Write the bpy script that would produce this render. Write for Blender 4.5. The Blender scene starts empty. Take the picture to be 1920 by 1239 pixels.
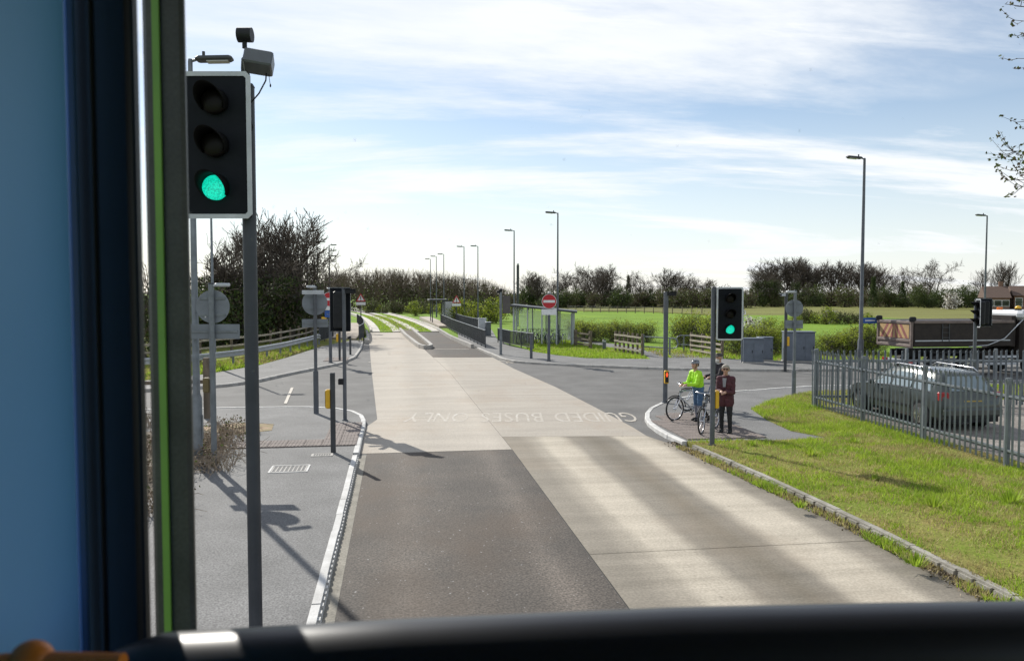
import bpy, math, random
import numpy as np
from mathutils import Vector, Matrix
R = random.Random(7)
SC = bpy.context.scene
COL = SC.collection
PI = math.pi

# ---------------------------------------------------------------- camera, sky, sun, exposure
FPX, HC, CXP, CYP = 1471.0, 3.6, 960.0, 619.5          # focal length in photo pixels, eye height on the upper deck
PITCH, YAW = math.atan((CYP - 550) / FPX), math.atan((960 - 745) / FPX)
cam_d = bpy.data.cameras.new('camera'); cam = bpy.data.objects.new('camera', cam_d); COL.objects.link(cam)
cam_d.sensor_width = 36; cam_d.lens = 36 * FPX / 1920; cam_d.clip_start = 0.05; cam_d.clip_end = 6000
cam.location = (0, 0, HC); cam.rotation_euler = (PI / 2 - PITCH, 0, -YAW)
cam_d.dof.use_dof = True; cam_d.dof.focus_distance = 24; cam_d.dof.aperture_fstop = 7.0
SC.camera = cam

SUN_EL, SUN_AZ = math.radians(35.8), math.radians(-23.8)   # azimuth measured clockwise from +Y
sd = bpy.data.lights.new('sun', 'SUN'); sun = bpy.data.objects.new('sun', sd); COL.objects.link(sun)
sd.energy = 4.4; sd.angle = math.radians(0.53); sd.color = (1.0, 0.95, 0.87)
sv = Vector((math.sin(SUN_AZ) * math.cos(SUN_EL), math.cos(SUN_AZ) * math.cos(SUN_EL), math.sin(SUN_EL)))
sun.rotation_euler = sv.to_track_quat('Z', 'Y').to_euler(); sun.location = (0, 0, 60)

W = bpy.data.worlds.new('World'); SC.world = W; W.use_nodes = True
wt = W.node_tree; wt.nodes.clear()
def wn(t, **k):
    n = wt.nodes.new(t)
    for a, b in k.items(): setattr(n, a, b)
    return n
def wl(a, b): wt.links.new(a, b)
sky = wn('ShaderNodeTexSky', sky_type='NISHITA', sun_disc=False, sun_elevation=SUN_EL, sun_rotation=SUN_AZ, air_density=1.0, dust_density=0.35, ozone_density=1.6)
tc = wn('ShaderNodeTexCoord'); sx = wn('ShaderNodeSeparateXYZ'); wl(tc.outputs['Generated'], sx.inputs[0])
def wm(op, a, b=None, c=None):
    n = wn('ShaderNodeMath', operation=op)
    for i, q in enumerate((a, b, c)):
        if q is None: continue
        if isinstance(q, (int, float)): n.inputs[i].default_value = q
        else: wl(q, n.inputs[i])
    return n.outputs[0]
zc = wm('ADD', wm('MAXIMUM', sx.outputs[2], 0.0), 0.10)
cx_, cy_ = wm('DIVIDE', sx.outputs[0], zc), wm('DIVIDE', sx.outputs[1], zc)
cb = wn('ShaderNodeCombineXYZ'); wl(cx_, cb.inputs[0]); wl(cy_, cb.inputs[1])
def cloud(scale, rot, stretch, lo, hi, detail=8, seed=0.0):
    mp = wn('ShaderNodeMapping'); mp.inputs['Rotation'].default_value = (0, 0, rot); mp.inputs['Scale'].default_value = (scale * stretch, scale, 1); mp.inputs['Location'].default_value = (seed, seed * 1.7, 0)
    wl(cb.outputs[0], mp.inputs[0])
    nz = wn('ShaderNodeTexNoise'); nz.inputs['Scale'].default_value = 1; nz.inputs['Detail'].default_value = detail; nz.inputs['Roughness'].default_value = 0.62; nz.inputs['Distortion'].default_value = 0.5
    wl(mp.outputs[0], nz.inputs[0])
    mr = wn('ShaderNodeMapRange', interpolation_type='SMOOTHSTEP'); mr.inputs[1].default_value = lo; mr.inputs[2].default_value = hi
    wl(nz.outputs[0], mr.inputs[0]); return mr.outputs[0]
c1 = cloud(0.50, 0.5, 0.35, 0.46, 0.62, 10, 3.1)
c2 = cloud(1.7, 0.3, 0.22, 0.50, 0.74, 10, 8.4)
c3 = cloud(0.20, 0.2, 0.6, 0.46, 0.66, 5, 1.3)
dens = wm('MINIMUM', wm('ADD', wm('ADD', wm('MULTIPLY', c1, 0.78), wm('MULTIPLY', c2, 0.45)), wm('MULTIPLY', c3, 0.35)), 0.96)
mxh = wn('ShaderNodeMapRange'); mxh.inputs[1].default_value = 0.0; mxh.inputs[2].default_value = 0.26; mxh.inputs[3].default_value = 0.72; mxh.inputs[4].default_value = 0.0
wl(sx.outputs[2], mxh.inputs[0])                                      # thin milky cloud towards the horizon, all the way round
dens2 = wm('MAXIMUM', dens, mxh.outputs[0])
mix = wn('ShaderNodeMix', data_type='RGBA'); wl(dens2, mix.inputs[0]); wl(sky.outputs[0], mix.inputs[6]); mix.inputs[7].default_value = (8.6, 8.75, 9.0, 1)
bg = wn('ShaderNodeBackground'); bg.inputs[1].default_value = 0.092; wl(mix.outputs[2], bg.inputs[0])
wo = wn('ShaderNodeOutputWorld'); wl(bg.outputs[0], wo.inputs[0])

vs = SC.view_settings; vs.view_transform = 'Standard'; vs.look = 'None'; vs.gamma = 1.0; vs.exposure = 0.42; vs.use_curve_mapping = False
SC.render.engine = 'CYCLES'
SC.cycles.max_bounces = 6; SC.cycles.transparent_max_bounces = 12; SC.cycles.use_denoising = True

# ---------------------------------------------------------------- surveying: where a sight line through a photo pixel meets level z
def sight(px, py):
    x = (px - CXP) / FPX; y = -(py - CYP) / FPX
    f = math.cos(PITCH) + y * math.sin(PITCH); u = -math.sin(PITCH) + y * math.cos(PITCH)
    return (x * math.cos(YAW) + f * math.sin(YAW), -x * math.sin(YAW) + f * math.cos(YAW), u)
def G(px, py, z=0.0):
    X, Y, u = sight(px, py); t = (z - HC) / u
    return (X * t, Y * t)
def TOP(py, x, y, px=None):
    """height of something standing at (x, y) that reaches photo row py"""
    d = math.hypot(x, y); X, Y, u = sight(px if px is not None else PX(x, y), py)
    return HC + u * d / math.hypot(X, Y)
def PX(x, y):
    a = math.atan2(x, y) - YAW
    return CXP + FPX * math.tan(a) / math.cos(PITCH)

# ---------------------------------------------------------------- mesh builder
class MB:
    def __init__(s): s.v = []; s.f = []; s.m = []
    def add(s, vs, fs, mi=0):
        b = len(s.v); s.v += [tuple(q) for q in vs]; s.f += [tuple(i + b for i in q) for q in fs]; s.m += [mi] * len(fs); return s
    def box(s, c, d, rz=0.0, mi=0, rx=0.0, ry=0.0, taper=1.0, bev=0.0):
        hx, hy, hz = d[0] / 2, d[1] / 2, d[2] / 2
        M = Matrix.Translation(c) @ Matrix.Rotation(rz, 4, 'Z') @ Matrix.Rotation(ry, 4, 'Y') @ Matrix.Rotation(rx, 4, 'X')
        if bev <= 0:
            P = [(x * hx * (taper if z > 0 else 1), y * hy * (taper if z > 0 else 1), z * hz) for z in (-1, 1) for x, y in ((-1, -1), (1, -1), (1, 1), (-1, 1))]
            F = [(3, 2, 1, 0), (4, 5, 6, 7), (0, 1, 5, 4), (1, 2, 6, 5), (2, 3, 7, 6), (3, 0, 4, 7)]
        else:
            b = min(bev, hx * .9, hy * .9, hz * .9); P = []; F = []
            for z, ins in ((-hz, b), (-hz + b, 0), (hz - b, 0), (hz, b)):
                X, Y = hx - ins, hy - ins
                P += [(-X + b, -Y, z), (X - b, -Y, z), (X, -Y + b, z), (X, Y - b, z), (X - b, Y, z), (-X + b, Y, z), (-X, Y - b, z), (-X, -Y + b, z)]
            F = [tuple(range(7, -1, -1)), tuple(range(24, 32))]
            for k in range(3):
                for i in range(8):
                    j = (i + 1) % 8; F.append((k * 8 + i, k * 8 + j, k * 8 + 8 + j, k * 8 + 8 + i))
        return s.add([M @ Vector(q) for q in P], F, mi)
    def tube(s, pts, r, n=8, mi=0, cap=True):
        pts = [Vector(q) for q in pts]; k = len(pts)
        rs = list(r) if isinstance(r, (list, tuple)) else [r] * k
        t0 = (pts[1] - pts[0]).normalized(); up = Vector((0, 0, 1)) if abs(t0.z) < .95 else Vector((1, 0, 0))
        a = t0.cross(up).normalized(); V = []
        for i in range(k):
            t = (pts[min(i + 1, k - 1)] - pts[max(i - 1, 0)]).normalized()
            a = (a - t * a.dot(t)).normalized(); b = t.cross(a)
            for j in range(n):
                q = 2 * PI * j / n; V.append(pts[i] + (a * math.cos(q) + b * math.sin(q)) * rs[i])
        F = [(i * n + j, i * n + (j + 1) % n, (i + 1) * n + (j + 1) % n, (i + 1) * n + j) for i in range(k - 1) for j in range(n)]
        if cap: F += [tuple(range(n - 1, -1, -1)), tuple(range((k - 1) * n, k * n))]
        return s.add(V, F, mi)
    def cyl(s, p0, p1, r, r1=None, n=12, mi=0): return s.tube([p0, p1], [r, r if r1 is None else r1], n, mi)
    def prism(s, pts, z0, z1, mi=0):
        n = len(pts)
        if sum(pts[i][0] * pts[(i + 1) % n][1] - pts[(i + 1) % n][0] * pts[i][1] for i in range(n)) < 0: pts = pts[::-1]
        return s.add([(x, y, z0) for x, y in pts] + [(x, y, z1) for x, y in pts], [tuple(range(n - 1, -1, -1)), tuple(range(n, 2 * n))] + [(i, (i + 1) % n, n + (i + 1) % n, n + i) for i in range(n)], mi)
    def slab(s, pts, d, mi=0):
        """extrude a polygon given in space (any plane) by vector d"""
        n = len(pts); A = [Vector(q) for q in pts]; D = Vector(d)
        return s.add(A + [q + D for q in A], [tuple(range(n - 1, -1, -1)), tuple(range(n, 2 * n))] + [(i, (i + 1) % n, n + (i + 1) % n, n + i) for i in range(n)], mi)
    def torus(s, c, axis, R0, r, n=24, m=6, mi=0):
        ax = Vector(axis).normalized(); u = ax.cross(Vector((0, 0, 1)) if abs(ax.z) < .9 else Vector((1, 0, 0))).normalized(); w = ax.cross(u); V = []
        for i in range(n):
            a = 2 * PI * i / n; d = u * math.cos(a) + w * math.sin(a)
            for j in range(m):
                b = 2 * PI * j / m; V.append(Vector(c) + d * (R0 + r * math.cos(b)) + ax * r * math.sin(b))
        return s.add(V, [(i * m + j, ((i + 1) % n) * m + j, ((i + 1) % n) * m + (j + 1) % m, i * m + (j + 1) % m) for i in range(n) for j in range(m)], mi)
    def ball(s, c, r, n=12, m=8, mi=0):
        r = (r, r, r) if isinstance(r, (int, float)) else r; V = [(c[0], c[1], c[2] - r[2])]
        for i in range(1, m):
            a = PI * i / m - PI / 2
            for j in range(n):
                b = 2 * PI * j / n; V.append((c[0] + r[0] * math.cos(a) * math.cos(b), c[1] + r[1] * math.cos(a) * math.sin(b), c[2] + r[2] * math.sin(a)))
        V.append((c[0], c[1], c[2] + r[2])); F = [(0, 1 + (j + 1) % n, 1 + j) for j in range(n)]
        for i in range(m - 2):
            for j in range(n): F.append((1 + i * n + j, 1 + i * n + (j + 1) % n, 1 + (i + 1) * n + (j + 1) % n, 1 + (i + 1) * n + j))
        e = len(V) - 1; F += [(e, 1 + (m - 2) * n + j, 1 + (m - 2) * n + (j + 1) % n) for j in range(n)]
        return s.add(V, F, mi)
    def mesh(s, name, mats, smooth=False):
        me = bpy.data.meshes.new(name); me.from_pydata(s.v, [], s.f)
        for q in (mats if isinstance(mats, (list, tuple)) else [mats]): me.materials.append(q)
        if any(s.m): me.polygons.foreach_set('material_index', s.m)
        if smooth: me.polygons.foreach_set('use_smooth', [True] * len(me.polygons))
        me.update(); return me
    def build(s, name, mats, parent=None, smooth=False, label=None, kind=None): return link(name, s.mesh(name, mats, smooth), parent, label, kind)
def link(name, me, parent=None, label=None, kind=None, loc=None):
    o = bpy.data.objects.new(name, me); COL.objects.link(o)
    if parent is not None: o.parent = parent
    if label: o['label'] = label
    if kind: o['kind'] = kind
    if loc is not None: o.location = loc
    return o
def autosmooth(o, deg=40):
    me = o.data; me.polygons.foreach_set('use_smooth', [True] * len(me.polygons))
    try: me.set_sharp_from_angle(angle=math.radians(deg))
    except Exception: pass
    return o
def tag(o, label, cat=None, group=None, kind=None):
    o['label'] = label
    if cat: o['category'] = cat
    if group: o['group'] = group
    if kind: o['kind'] = kind
    return o
def thing(name, label, cat, loc=(0, 0, 0), rz=0.0, group=None):
    o = bpy.data.objects.new(name, None); COL.objects.link(o); o.empty_display_size = .2
    o.location = loc; o.rotation_euler = (0, 0, rz); return tag(o, label, cat, group)
def setting(name, label=None):
    o = bpy.data.objects.new(name, None); COL.objects.link(o); o['kind'] = 'structure'
    if label: o['label'] = label
    return o
def copy_tree(o, parent=None):
    c = o.copy(); COL.objects.link(c)
    if parent is not None: c.parent = parent
    for ch in list(o.children): copy_tree(ch, c)
    return c
def np_mesh(name, V, F, mats, mi=None, smooth=False):
    """V (n,3) float array, F (m,k) int array: fast mesh for foliage"""
    me = bpy.data.meshes.new(name); m, k = F.shape
    me.vertices.add(len(V)); me.vertices.foreach_set('co', V.astype(np.float32).ravel())
    me.loops.add(m * k); me.loops.foreach_set('vertex_index', F.astype(np.int32).ravel())
    me.polygons.add(m); me.polygons.foreach_set('loop_start', np.arange(0, m * k, k, dtype=np.int32))
    for q in (mats if isinstance(mats, (list, tuple)) else [mats]): me.materials.append(q)
    if mi is not None: me.polygons.foreach_set('material_index', mi.astype(np.int32))
    me.update(calc_edges=True); me.validate(); return me

# ---------------------------------------------------------------- materials
MATS = {}
def mat(name, col, rough=0.7, col2=None, scale=6.0, bump=0.0, metal=0.0, detail=6, fine=0.0, fscale=120.0, emit=None, stretch=None, spec=0.5, contrast=(0.35, 0.65), island=0.0):
    if name in MATS: return MATS[name]
    m = bpy.data.materials.new(name); m.use_nodes = True; t = m.node_tree; b = t.nodes['Principled BSDF']
    b.inputs['Roughness'].default_value = rough; b.inputs['Metallic'].default_value = metal; b.inputs['Specular IOR Level'].default_value = spec
    N = t.nodes.new; Lk = t.links.new
    tcn = N('ShaderNodeTexCoord'); mp = N('ShaderNodeMapping'); geo = N('ShaderNodeNewGeometry'); Lk(geo.outputs['Position'], mp.inputs[0])
    if stretch: mp.inputs['Scale'].default_value = stretch
    c2 = col2 if col2 else tuple(q * 0.78 for q in col)
    nz = N('ShaderNodeTexNoise'); nz.inputs['Scale'].default_value = scale; nz.inputs['Detail'].default_value = detail; nz.inputs['Roughness'].default_value = .6; Lk(mp.outputs[0], nz.inputs[0])
    mr = N('ShaderNodeMapRange'); mr.inputs[1].default_value, mr.inputs[2].default_value = contrast; Lk(nz.outputs[0], mr.inputs[0])
    mx = N('ShaderNodeMix'); mx.data_type = 'RGBA'; mx.inputs[6].default_value = (*col, 1); mx.inputs[7].default_value = (*c2, 1); Lk(mr.outputs[0], mx.inputs[0])
    out = mx.outputs[2]
    if fine > 0:
        n2 = N('ShaderNodeTexNoise'); n2.inputs['Scale'].default_value = fscale; n2.inputs['Detail'].default_value = 2; Lk(geo.outputs['Position'], n2.inputs[0])
        r2 = N('ShaderNodeMapRange'); r2.inputs[1].default_value = .3; r2.inputs[2].default_value = .7; r2.inputs[3].default_value = 1 - fine; r2.inputs[4].default_value = 1 + fine; Lk(n2.outputs[0], r2.inputs[0])
        m2 = N('ShaderNodeVectorMath'); m2.operation = 'SCALE'; Lk(out, m2.inputs[0]); Lk(r2.outputs[0], m2.inputs['Scale']); out = m2.outputs[0]
    if island > 0:
        r3 = N('ShaderNodeMapRange'); r3.inputs[3].default_value = 1 - island; r3.inputs[4].default_value = 1 + island; Lk(geo.outputs['Random Per Island'], r3.inputs[0])
        m3 = N('ShaderNodeVectorMath'); m3.operation = 'SCALE'; Lk(out, m3.inputs[0]); Lk(r3.outputs[0], m3.inputs['Scale']); out = m3.outputs[0]
    Lk(out, b.inputs['Base Color'])
    if bump > 0:
        n4 = N('ShaderNodeTexNoise'); n4.inputs['Scale'].default_value = fscale * .6; n4.inputs['Detail'].default_value = 4; Lk(geo.outputs['Position'], n4.inputs[0])
        bp = N('ShaderNodeBump'); bp.inputs['Strength'].default_value = bump; bp.inputs['Distance'].default_value = .01; Lk(n4.outputs[0], bp.inputs['Height']); Lk(bp.outputs[0], b.inputs['Normal'])
    if emit:
        b.inputs['Emission Color'].default_value = (*emit[:3], 1); b.inputs['Emission Strength'].default_value = emit[3]
    MATS[name] = m; return m
def leafmat(name, col, col2, trans=0.35):
    if name in MATS: return MATS[name]
    m = mat(name, col, .6, col2, 1.3, island=.35); t = m.node_tree; b = t.nodes['Principled BSDF']; o = t.nodes['Material Output']
    tr = t.nodes.new('ShaderNodeBsdfTranslucent'); src = b.inputs['Base Color'].links[0].from_socket; t.links.new(src, tr.inputs[0])
    mx = t.nodes.new('ShaderNodeMixShader'); mx.inputs[0].default_value = trans; t.links.new(b.outputs[0], mx.inputs[1]); t.links.new(tr.outputs[0], mx.inputs[2]); t.links.new(mx.outputs[0], o.inputs[0])
    b.inputs['Specular IOR Level'].default_value = .25
    return m
def lanes(m, stops, soft_noise=.25, chroma=None):
    """lengthwise tone bands: multiply the base colour by a profile across the road (world X), edges broken by noise; stops = [(x, factor), ...]"""
    t = m.node_tree; b = t.nodes['Principled BSDF']; src = b.inputs['Base Color'].links[0].from_socket; N = t.nodes.new; Lk = t.links.new
    g = N('ShaderNodeNewGeometry'); s = N('ShaderNodeSeparateXYZ'); Lk(g.outputs['Position'], s.inputs[0])
    mp = N('ShaderNodeMapping'); mp.inputs['Scale'].default_value = (1, .25, 1); Lk(g.outputs['Position'], mp.inputs[0])
    nz = N('ShaderNodeTexNoise'); nz.inputs['Scale'].default_value = 1.6; nz.inputs['Detail'].default_value = 6; Lk(mp.outputs[0], nz.inputs[0])
    a = N('ShaderNodeMath'); a.operation = 'MULTIPLY_ADD'; Lk(nz.outputs[0], a.inputs[0]); a.inputs[1].default_value = soft_noise * 2; Lk(s.outputs[0], a.inputs[2])
    x0, x1 = stops[0][0], stops[-1][0]
    r = N('ShaderNodeMapRange'); r.inputs[1].default_value = x0 + soft_noise; r.inputs[2].default_value = x1 + soft_noise; Lk(a.outputs[0], r.inputs[0])
    cr = N('ShaderNodeValToRGB'); cr.color_ramp.interpolation = 'EASE'; Lk(r.outputs[0], cr.inputs[0]); el = cr.color_ramp.elements
    while len(el) < len(stops): el.new(.5)
    for e, (x, f) in zip(el, stops):
        e.position = (x - x0) / (x1 - x0); f = f if isinstance(f, tuple) else (f, f, f); e.color = (*f, 1)
    mu = N('ShaderNodeMix'); mu.data_type = 'RGBA'; mu.blend_type = 'MULTIPLY'; mu.inputs[0].default_value = 1; Lk(src, mu.inputs[6]); Lk(cr.outputs[0], mu.inputs[7]); Lk(mu.outputs[2], b.inputs['Base Color'])

SIGNB = mat('sign_back_grey', (.20, .222, .25), .5, (.165, .183, .205), 3, fine=.06, spec=.35)
STEEL = mat('galvanised_steel', (.20, .22, .24), .5, (.14, .155, .17), 5, metal=.35, fine=.08)
GREYP = mat('grey_paint', (.11, .12, .138), .5, (.08, .088, .10), 4, fine=.06, spec=.35)
DARKP = mat('dark_grey_paint', (.05, .055, .062), .55, (.035, .038, .042), 4)
BLACK = mat('black_plastic', (.012, .013, .015), .5, (.02, .021, .024), 8, spec=.22)
WHITEP = mat('white_paint', (.72, .73, .74), .5, (.6, .61, .62), 5)
SILVER = mat('pale_grey_board_edge', (.5, .52, .55), .45, (.4, .42, .45), 5)
YELLOW = mat('yellow_paint', (.72, .42, .02), .45, (.6, .34, .02), 6)
RED = mat('red_paint', (.45, .012, .02), .45, (.38, .012, .02), 6)
BLUES = mat('blue_sign', (.02, .09, .34), .45, (.02, .08, .28), 6)
TIMBER = mat('weathered_timber', (.17, .135, .10), .85, (.085, .068, .05), 5, bump=.3, stretch=(1, 1, .3))
TIMBERL = mat('pale_timber', (.42, .37, .29), .85, (.28, .24, .19), 5, bump=.3)
CONC = mat('kerb_concrete', (.46, .44, .41), .85, (.30, .285, .26), 3, bump=.3, fine=.12, fscale=60)
CONCW = mat('pale_kerb_concrete', (.60, .59, .57), .85, (.44, .43, .41), 3, bump=.3, fine=.1, fscale=60)
RUBBER = mat('tyre_rubber', (.02, .02, .021), .8)
CHROME = mat('bright_metal', (.6, .6, .62), .25, (.5, .5, .52), 9, metal=.9)
GLASSD = mat('dark_window', (.02, .026, .03), .08, (.03, .036, .04), 3, spec=.8)
BARK = mat('bare_bark', (.125, .105, .088), .9, (.08, .067, .056), 3, island=.25, spec=.1)
BARKG = mat('grey_green_bark', (.10, .092, .07), .9, (.06, .055, .042), 3)
IVY = leafmat('ivy_leaf', (.035, .062, .018), (.06, .085, .024), .3)
BUD = leafmat('spring_leaf', (.36, .40, .05), (.22, .28, .04), .45)
OLIVE = leafmat('olive_leaf', (.10, .125, .03), (.065, .09, .025), .3)
BROWNL = leafmat('dead_leaf', (.085, .065, .042), (.12, .095, .062), .2)
BLOSSOM = leafmat('blossom', (.7, .68, .64), (.55, .52, .46), .3)

def overlay(m, scale, lo, hi, col, stretch=(1, 1, 1), detail=5, amount=1.0):
    """stains, chips and flecks with a shape of their own, mixed over the base colour"""
    t = m.node_tree; b = t.nodes['Principled BSDF']; src = b.inputs['Base Color'].links[0].from_socket; N = t.nodes.new; Lk = t.links.new
    g = N('ShaderNodeNewGeometry'); mp = N('ShaderNodeMapping'); mp.inputs['Scale'].default_value = stretch; mp.inputs['Location'].default_value = (scale * 3.7, lo * 91, 0); Lk(g.outputs['Position'], mp.inputs[0])
    nz = N('ShaderNodeTexNoise'); nz.inputs['Scale'].default_value = scale; nz.inputs['Detail'].default_value = detail; nz.inputs['Roughness'].default_value = .65; Lk(mp.outputs[0], nz.inputs[0])
    r = N('ShaderNodeMapRange'); r.inputs[1].default_value = lo; r.inputs[2].default_value = hi; r.inputs[4].default_value = amount; Lk(nz.outputs[0], r.inputs[0])
    mx = N('ShaderNodeMix'); mx.data_type = 'RGBA'; mx.inputs[7].default_value = (*col, 1); Lk(r.outputs[0], mx.inputs[0]); Lk(src, mx.inputs[6]); Lk(mx.outputs[2], b.inputs['Base Color'])

# ================================================================ THE SETTING
ASPH = mat('asphalt', (.150, .146, .140), .85, (.095, .092, .088), .8, bump=.5, fine=.45, fscale=38, contrast=(.3, .7), spec=.35)
ASPHP = mat('footway_asphalt', (.19, .187, .183), .85, (.128, .126, .123), .8, bump=.5, fine=.42, fscale=42, contrast=(.3, .7), spec=.35)
PATCH = mat('lane_asphalt', (.098, .082, .068), .8, (.068, .058, .049), .8, bump=.6, fine=.6, fscale=36, spec=.35)
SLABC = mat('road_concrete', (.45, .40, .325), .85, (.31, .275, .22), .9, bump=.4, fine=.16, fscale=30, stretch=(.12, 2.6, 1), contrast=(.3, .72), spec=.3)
SLABL = mat('road_concrete_lane', (.44, .395, .335), .85, (.34, .305, .26), .8, bump=.35, fine=.14, fscale=30, stretch=(.25, 1.8, 1), contrast=(.3, .72), spec=.3)
lanes(PATCH, [(-.8, .8), (-.35, .85), (.15, 1.25), (.6, .95), (1.15, .82), (1.6, .9), (2.0, 1.35), (2.35, .9), (2.7, .72)], .15)
lanes(SLABC, [(2.5, .60), (2.95, .58), (3.3, .78), (3.6, 1.12), (3.95, 1.06), (4.3, .55), (4.8, (.42, .41, .39)), (5.15, .50), (5.5, 1.14), (6.05, 1.1), (6.4, .55), (7.0, .30)], .17)  # darker and paler bands running along the right-hand lane
overlay(SLABC, .5, .5, .75, (.25, .20, .145), (1, .45, 1), 6, .55); overlay(SLABC, 5, .66, .72, (.17, .15, .12), (1, 1, 1), 3, .5)
overlay(SLABL, .45, .5, .75, (.33, .25, .18), (1, .5, 1), 6, .5); overlay(SLABL, 4, .68, .74, (.2, .17, .14), (1, 1, 1), 3, .4)
overlay(PATCH, .35, .45, .7, (.085, .058, .038), (1, .6, 1), 4, .7); overlay(PATCH, 15, .69, .73, (.36, .35, .34), (1, .7, 1), 2, .7)
overlay(ASPH, .4, .48, .7, (.10, .095, .09), (1, 1, 1), 6, .6); overlay(ASPHP, .5, .5, .75, (.13, .128, .125), (1, 1, 1), 6, .5)
lanes(SLABL, [(-1.5, .95), (0, 1.03), (.8, .93), (1.6, .98), (2.2, 1.04), (2.7, .9)], .2)
SOIL = mat('soil', (.13, .105, .075), .95, (.08, .065, .045), 2, bump=.5, fine=.3, fscale=40)
FIELD = mat('pasture', (.185, .29, .032), .9, (.13, .215, .028), .12, bump=.6, fine=.3, fscale=9, spec=.08)
FIELD2 = mat('rough_field', (.19, .20, .06), .9, (.15, .145, .05), .06, bump=.6, fine=.3, fscale=7, spec=.08)
VERGE = mat('verge_turf', (.16, .20, .035), .95, (.24, .20, .075), .9, bump=.8, fine=.3, fscale=30, contrast=(.42, .68), spec=.08)
GRAVEL = mat('gravel', (.26, .235, .21), .95, (.17, .15, .13), 3, bump=1.0, fine=.45, fscale=28)
PAINT = mat('worn_road_paint', (.54, .52, .475), .7, (.39, .35, .295), 4.5, fine=.16, fscale=24, contrast=(.30, .47))
TACT = mat('buff_red_paving', (.22, .185, .168), .85, (.17, .145, .132), 4, fine=.2, fscale=30, spec=.3)
DARKGAP = mat('dark_joint', (.03, .028, .025), .9)

def sheet(name, pts, z, m, thick=.12, label=None):
    o = MB().prism(pts, z - thick, z).build(name, m); o['kind'] = 'structure'
    if label: o['label'] = label
    return o
sheet('ground', [(-1500, -300), (1500, -300), (1500, 2600), (-1500, 2600)], -.14, FIELD, .5, 'green pasture reaching to the tree line')
sheet('field', [(38, 157), (49, 155), (56, 92), (82, 95), (420, 95), (420, 300), (38, 260)], .02, FIELD2, .2, 'olive rough field beyond the fence line')
sheet('road', [(-70, -3), (70, -3), (70, 34.2), (12, 38), (6, 46), (5.3, 53), (-3, 60), (-3, 40), (-70, 33)], 0, ASPH, .12, 'grey asphalt of the side road and junction')
sheet('lane_surface', [(-.70, -3), (2.585, -3), (2.585, 17.76), (-.70, 17.74)], .005, PATCH, .1, 'brown grey asphalt lane in front of the bus')
sheet('channel', [(-.86, -3), (-.705, -3), (-.705, 17.6), (-.86, 17.6)], .003, mat('silty_channel', (.27, .25, .21), .9, (.19, .175, .145), 3, fine=.25, fscale=30), .1)

# concrete carriageway, slab by slab
croad = setting('concrete_road', 'pale concrete carriageway of the busway crossing')
def interp(pl, y):
    for (x0, y0), (x1, y1) in zip(pl, pl[1:]):
        if y0 <= y <= y1: return x0 + (x1 - x0) * (y - y0) / (y1 - y0)
    return pl[-1][0] if y > pl[-1][1] else pl[0][0]
CL = [(2.6, -5), (2.6, 18), (2.52, 23.3), (2.36, 35), (1.6, 53), (1.0, 60), (.3, 73)]
LE = [(-.85, 17), (-.85, 21.7), (-.56, 21.8), (-1.16, 35.8), (-2.12, 59.7), (-2.6, 73)]
RE = [(6.92, -5), (6.95, 11), (6.62, 17.8), (6.2, 19.0), (6.26, 20.4), (6.16, 25), (6.0, 30), (5.5, 37.3), (5.3, 44)]
def lane_slabs(left, right, cuts, m, skew):
    for y0, y1 in zip(cuts, cuts[1:]):
        k = max(2, int((y1 - y0) / 1.2)); ys = [y0 + .008 + (y1 - y0 - .016) * i / k for i in range(k + 1)]
        f = lambda x, y: (x, y - skew * (x - 2.6) * (1 if y > 17.9 else .0))
        P = [f(interp(left, y) + .006, y) for y in ys] + [f(interp(right, y) - .006, y) for y in reversed(ys)]
        MB().prism(P, -.11, .008 + R.uniform(-.001, .001)).build('slab', m, croad)
lane_slabs(LE, CL, [17.78, 22.6, 29, 35, 41, 47, 53, 60, 66.5, 73], SLABL, 0)
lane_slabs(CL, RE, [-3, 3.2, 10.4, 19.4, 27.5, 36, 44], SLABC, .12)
for q in croad.children:
    if q.data.materials[0] == SLABC and q.data.vertices[0].co.y > 18: q.data.materials[0] = SLABL
MB().prism([(2.592, -3), (2.608, -3), (2.608, 17.8), (2.592, 17.8)], -.1, .001).build('joint', DARKGAP, croad)
sheet('busway_lane', [(1.7, 44.05), (5.28, 44.05), (5.0, 52), (4.3, 62), (3.7, 74), (.4, 74), (1.1, 60), (1.6, 53)], .006, PATCH, .1, 'dark asphalt of the right hand busway entry')

# footways
LKERB = [(-.85, -3), (-.85, 17.4)]
LCURVE = [(-.85, 17.4), (-.86, 21.6), (-.93, 22.6), (-1.13, 23.4), (-1.5, 24.1), (-2.1, 24.65), (-3.1, 24.95), (-5.5, 25.0), (-16, 24.7), (-40, 24.6)]
FLK = [(-40, 29.2), (-14, 29.6), (-9.2, 30.1), (-6.77, 31.12), (-5.64, 32.6), (-4.77, 35.3), (-3.66, 38.1), (-2.85, 40.3), (-2.3, 44.1), (-2.28, 51.2), (-2.5, 59.7)]
RKERB = [(6.92, -3), (6.98, 11), (6.85, 14.6), (6.62, 17.6)]
RCURVE = [(6.62, 17.6), (6.56, 19.0), (6.7, 20.4), (7.0, 21.7), (7.55, 22.9), (8.6, 24.5), (9.8, 25.5), (11.2, 26.3), (15, 27.55), (22, 28.2), (45, 28.4)]
FRK = [(5.05, 50.2), (5.42, 44.5), (5.6, 41.6), (6.0, 40.2), (6.9, 39.1), (9.16, 37.35), (11.4, 35.9), (13.6, 34.85), (17.8, 33.75), (24, 33.5), (45, 33.6)]
def inset(pl, d):
    out = []
    for i, p in enumerate(pl):
        a, b = Vector(pl[max(i - 1, 0)]), Vector(pl[min(i + 1, len(pl) - 1)]); t = (b - a).normalized(); out.append((p[0] - t.y * d, p[1] + t.x * d))
    return out
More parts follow.
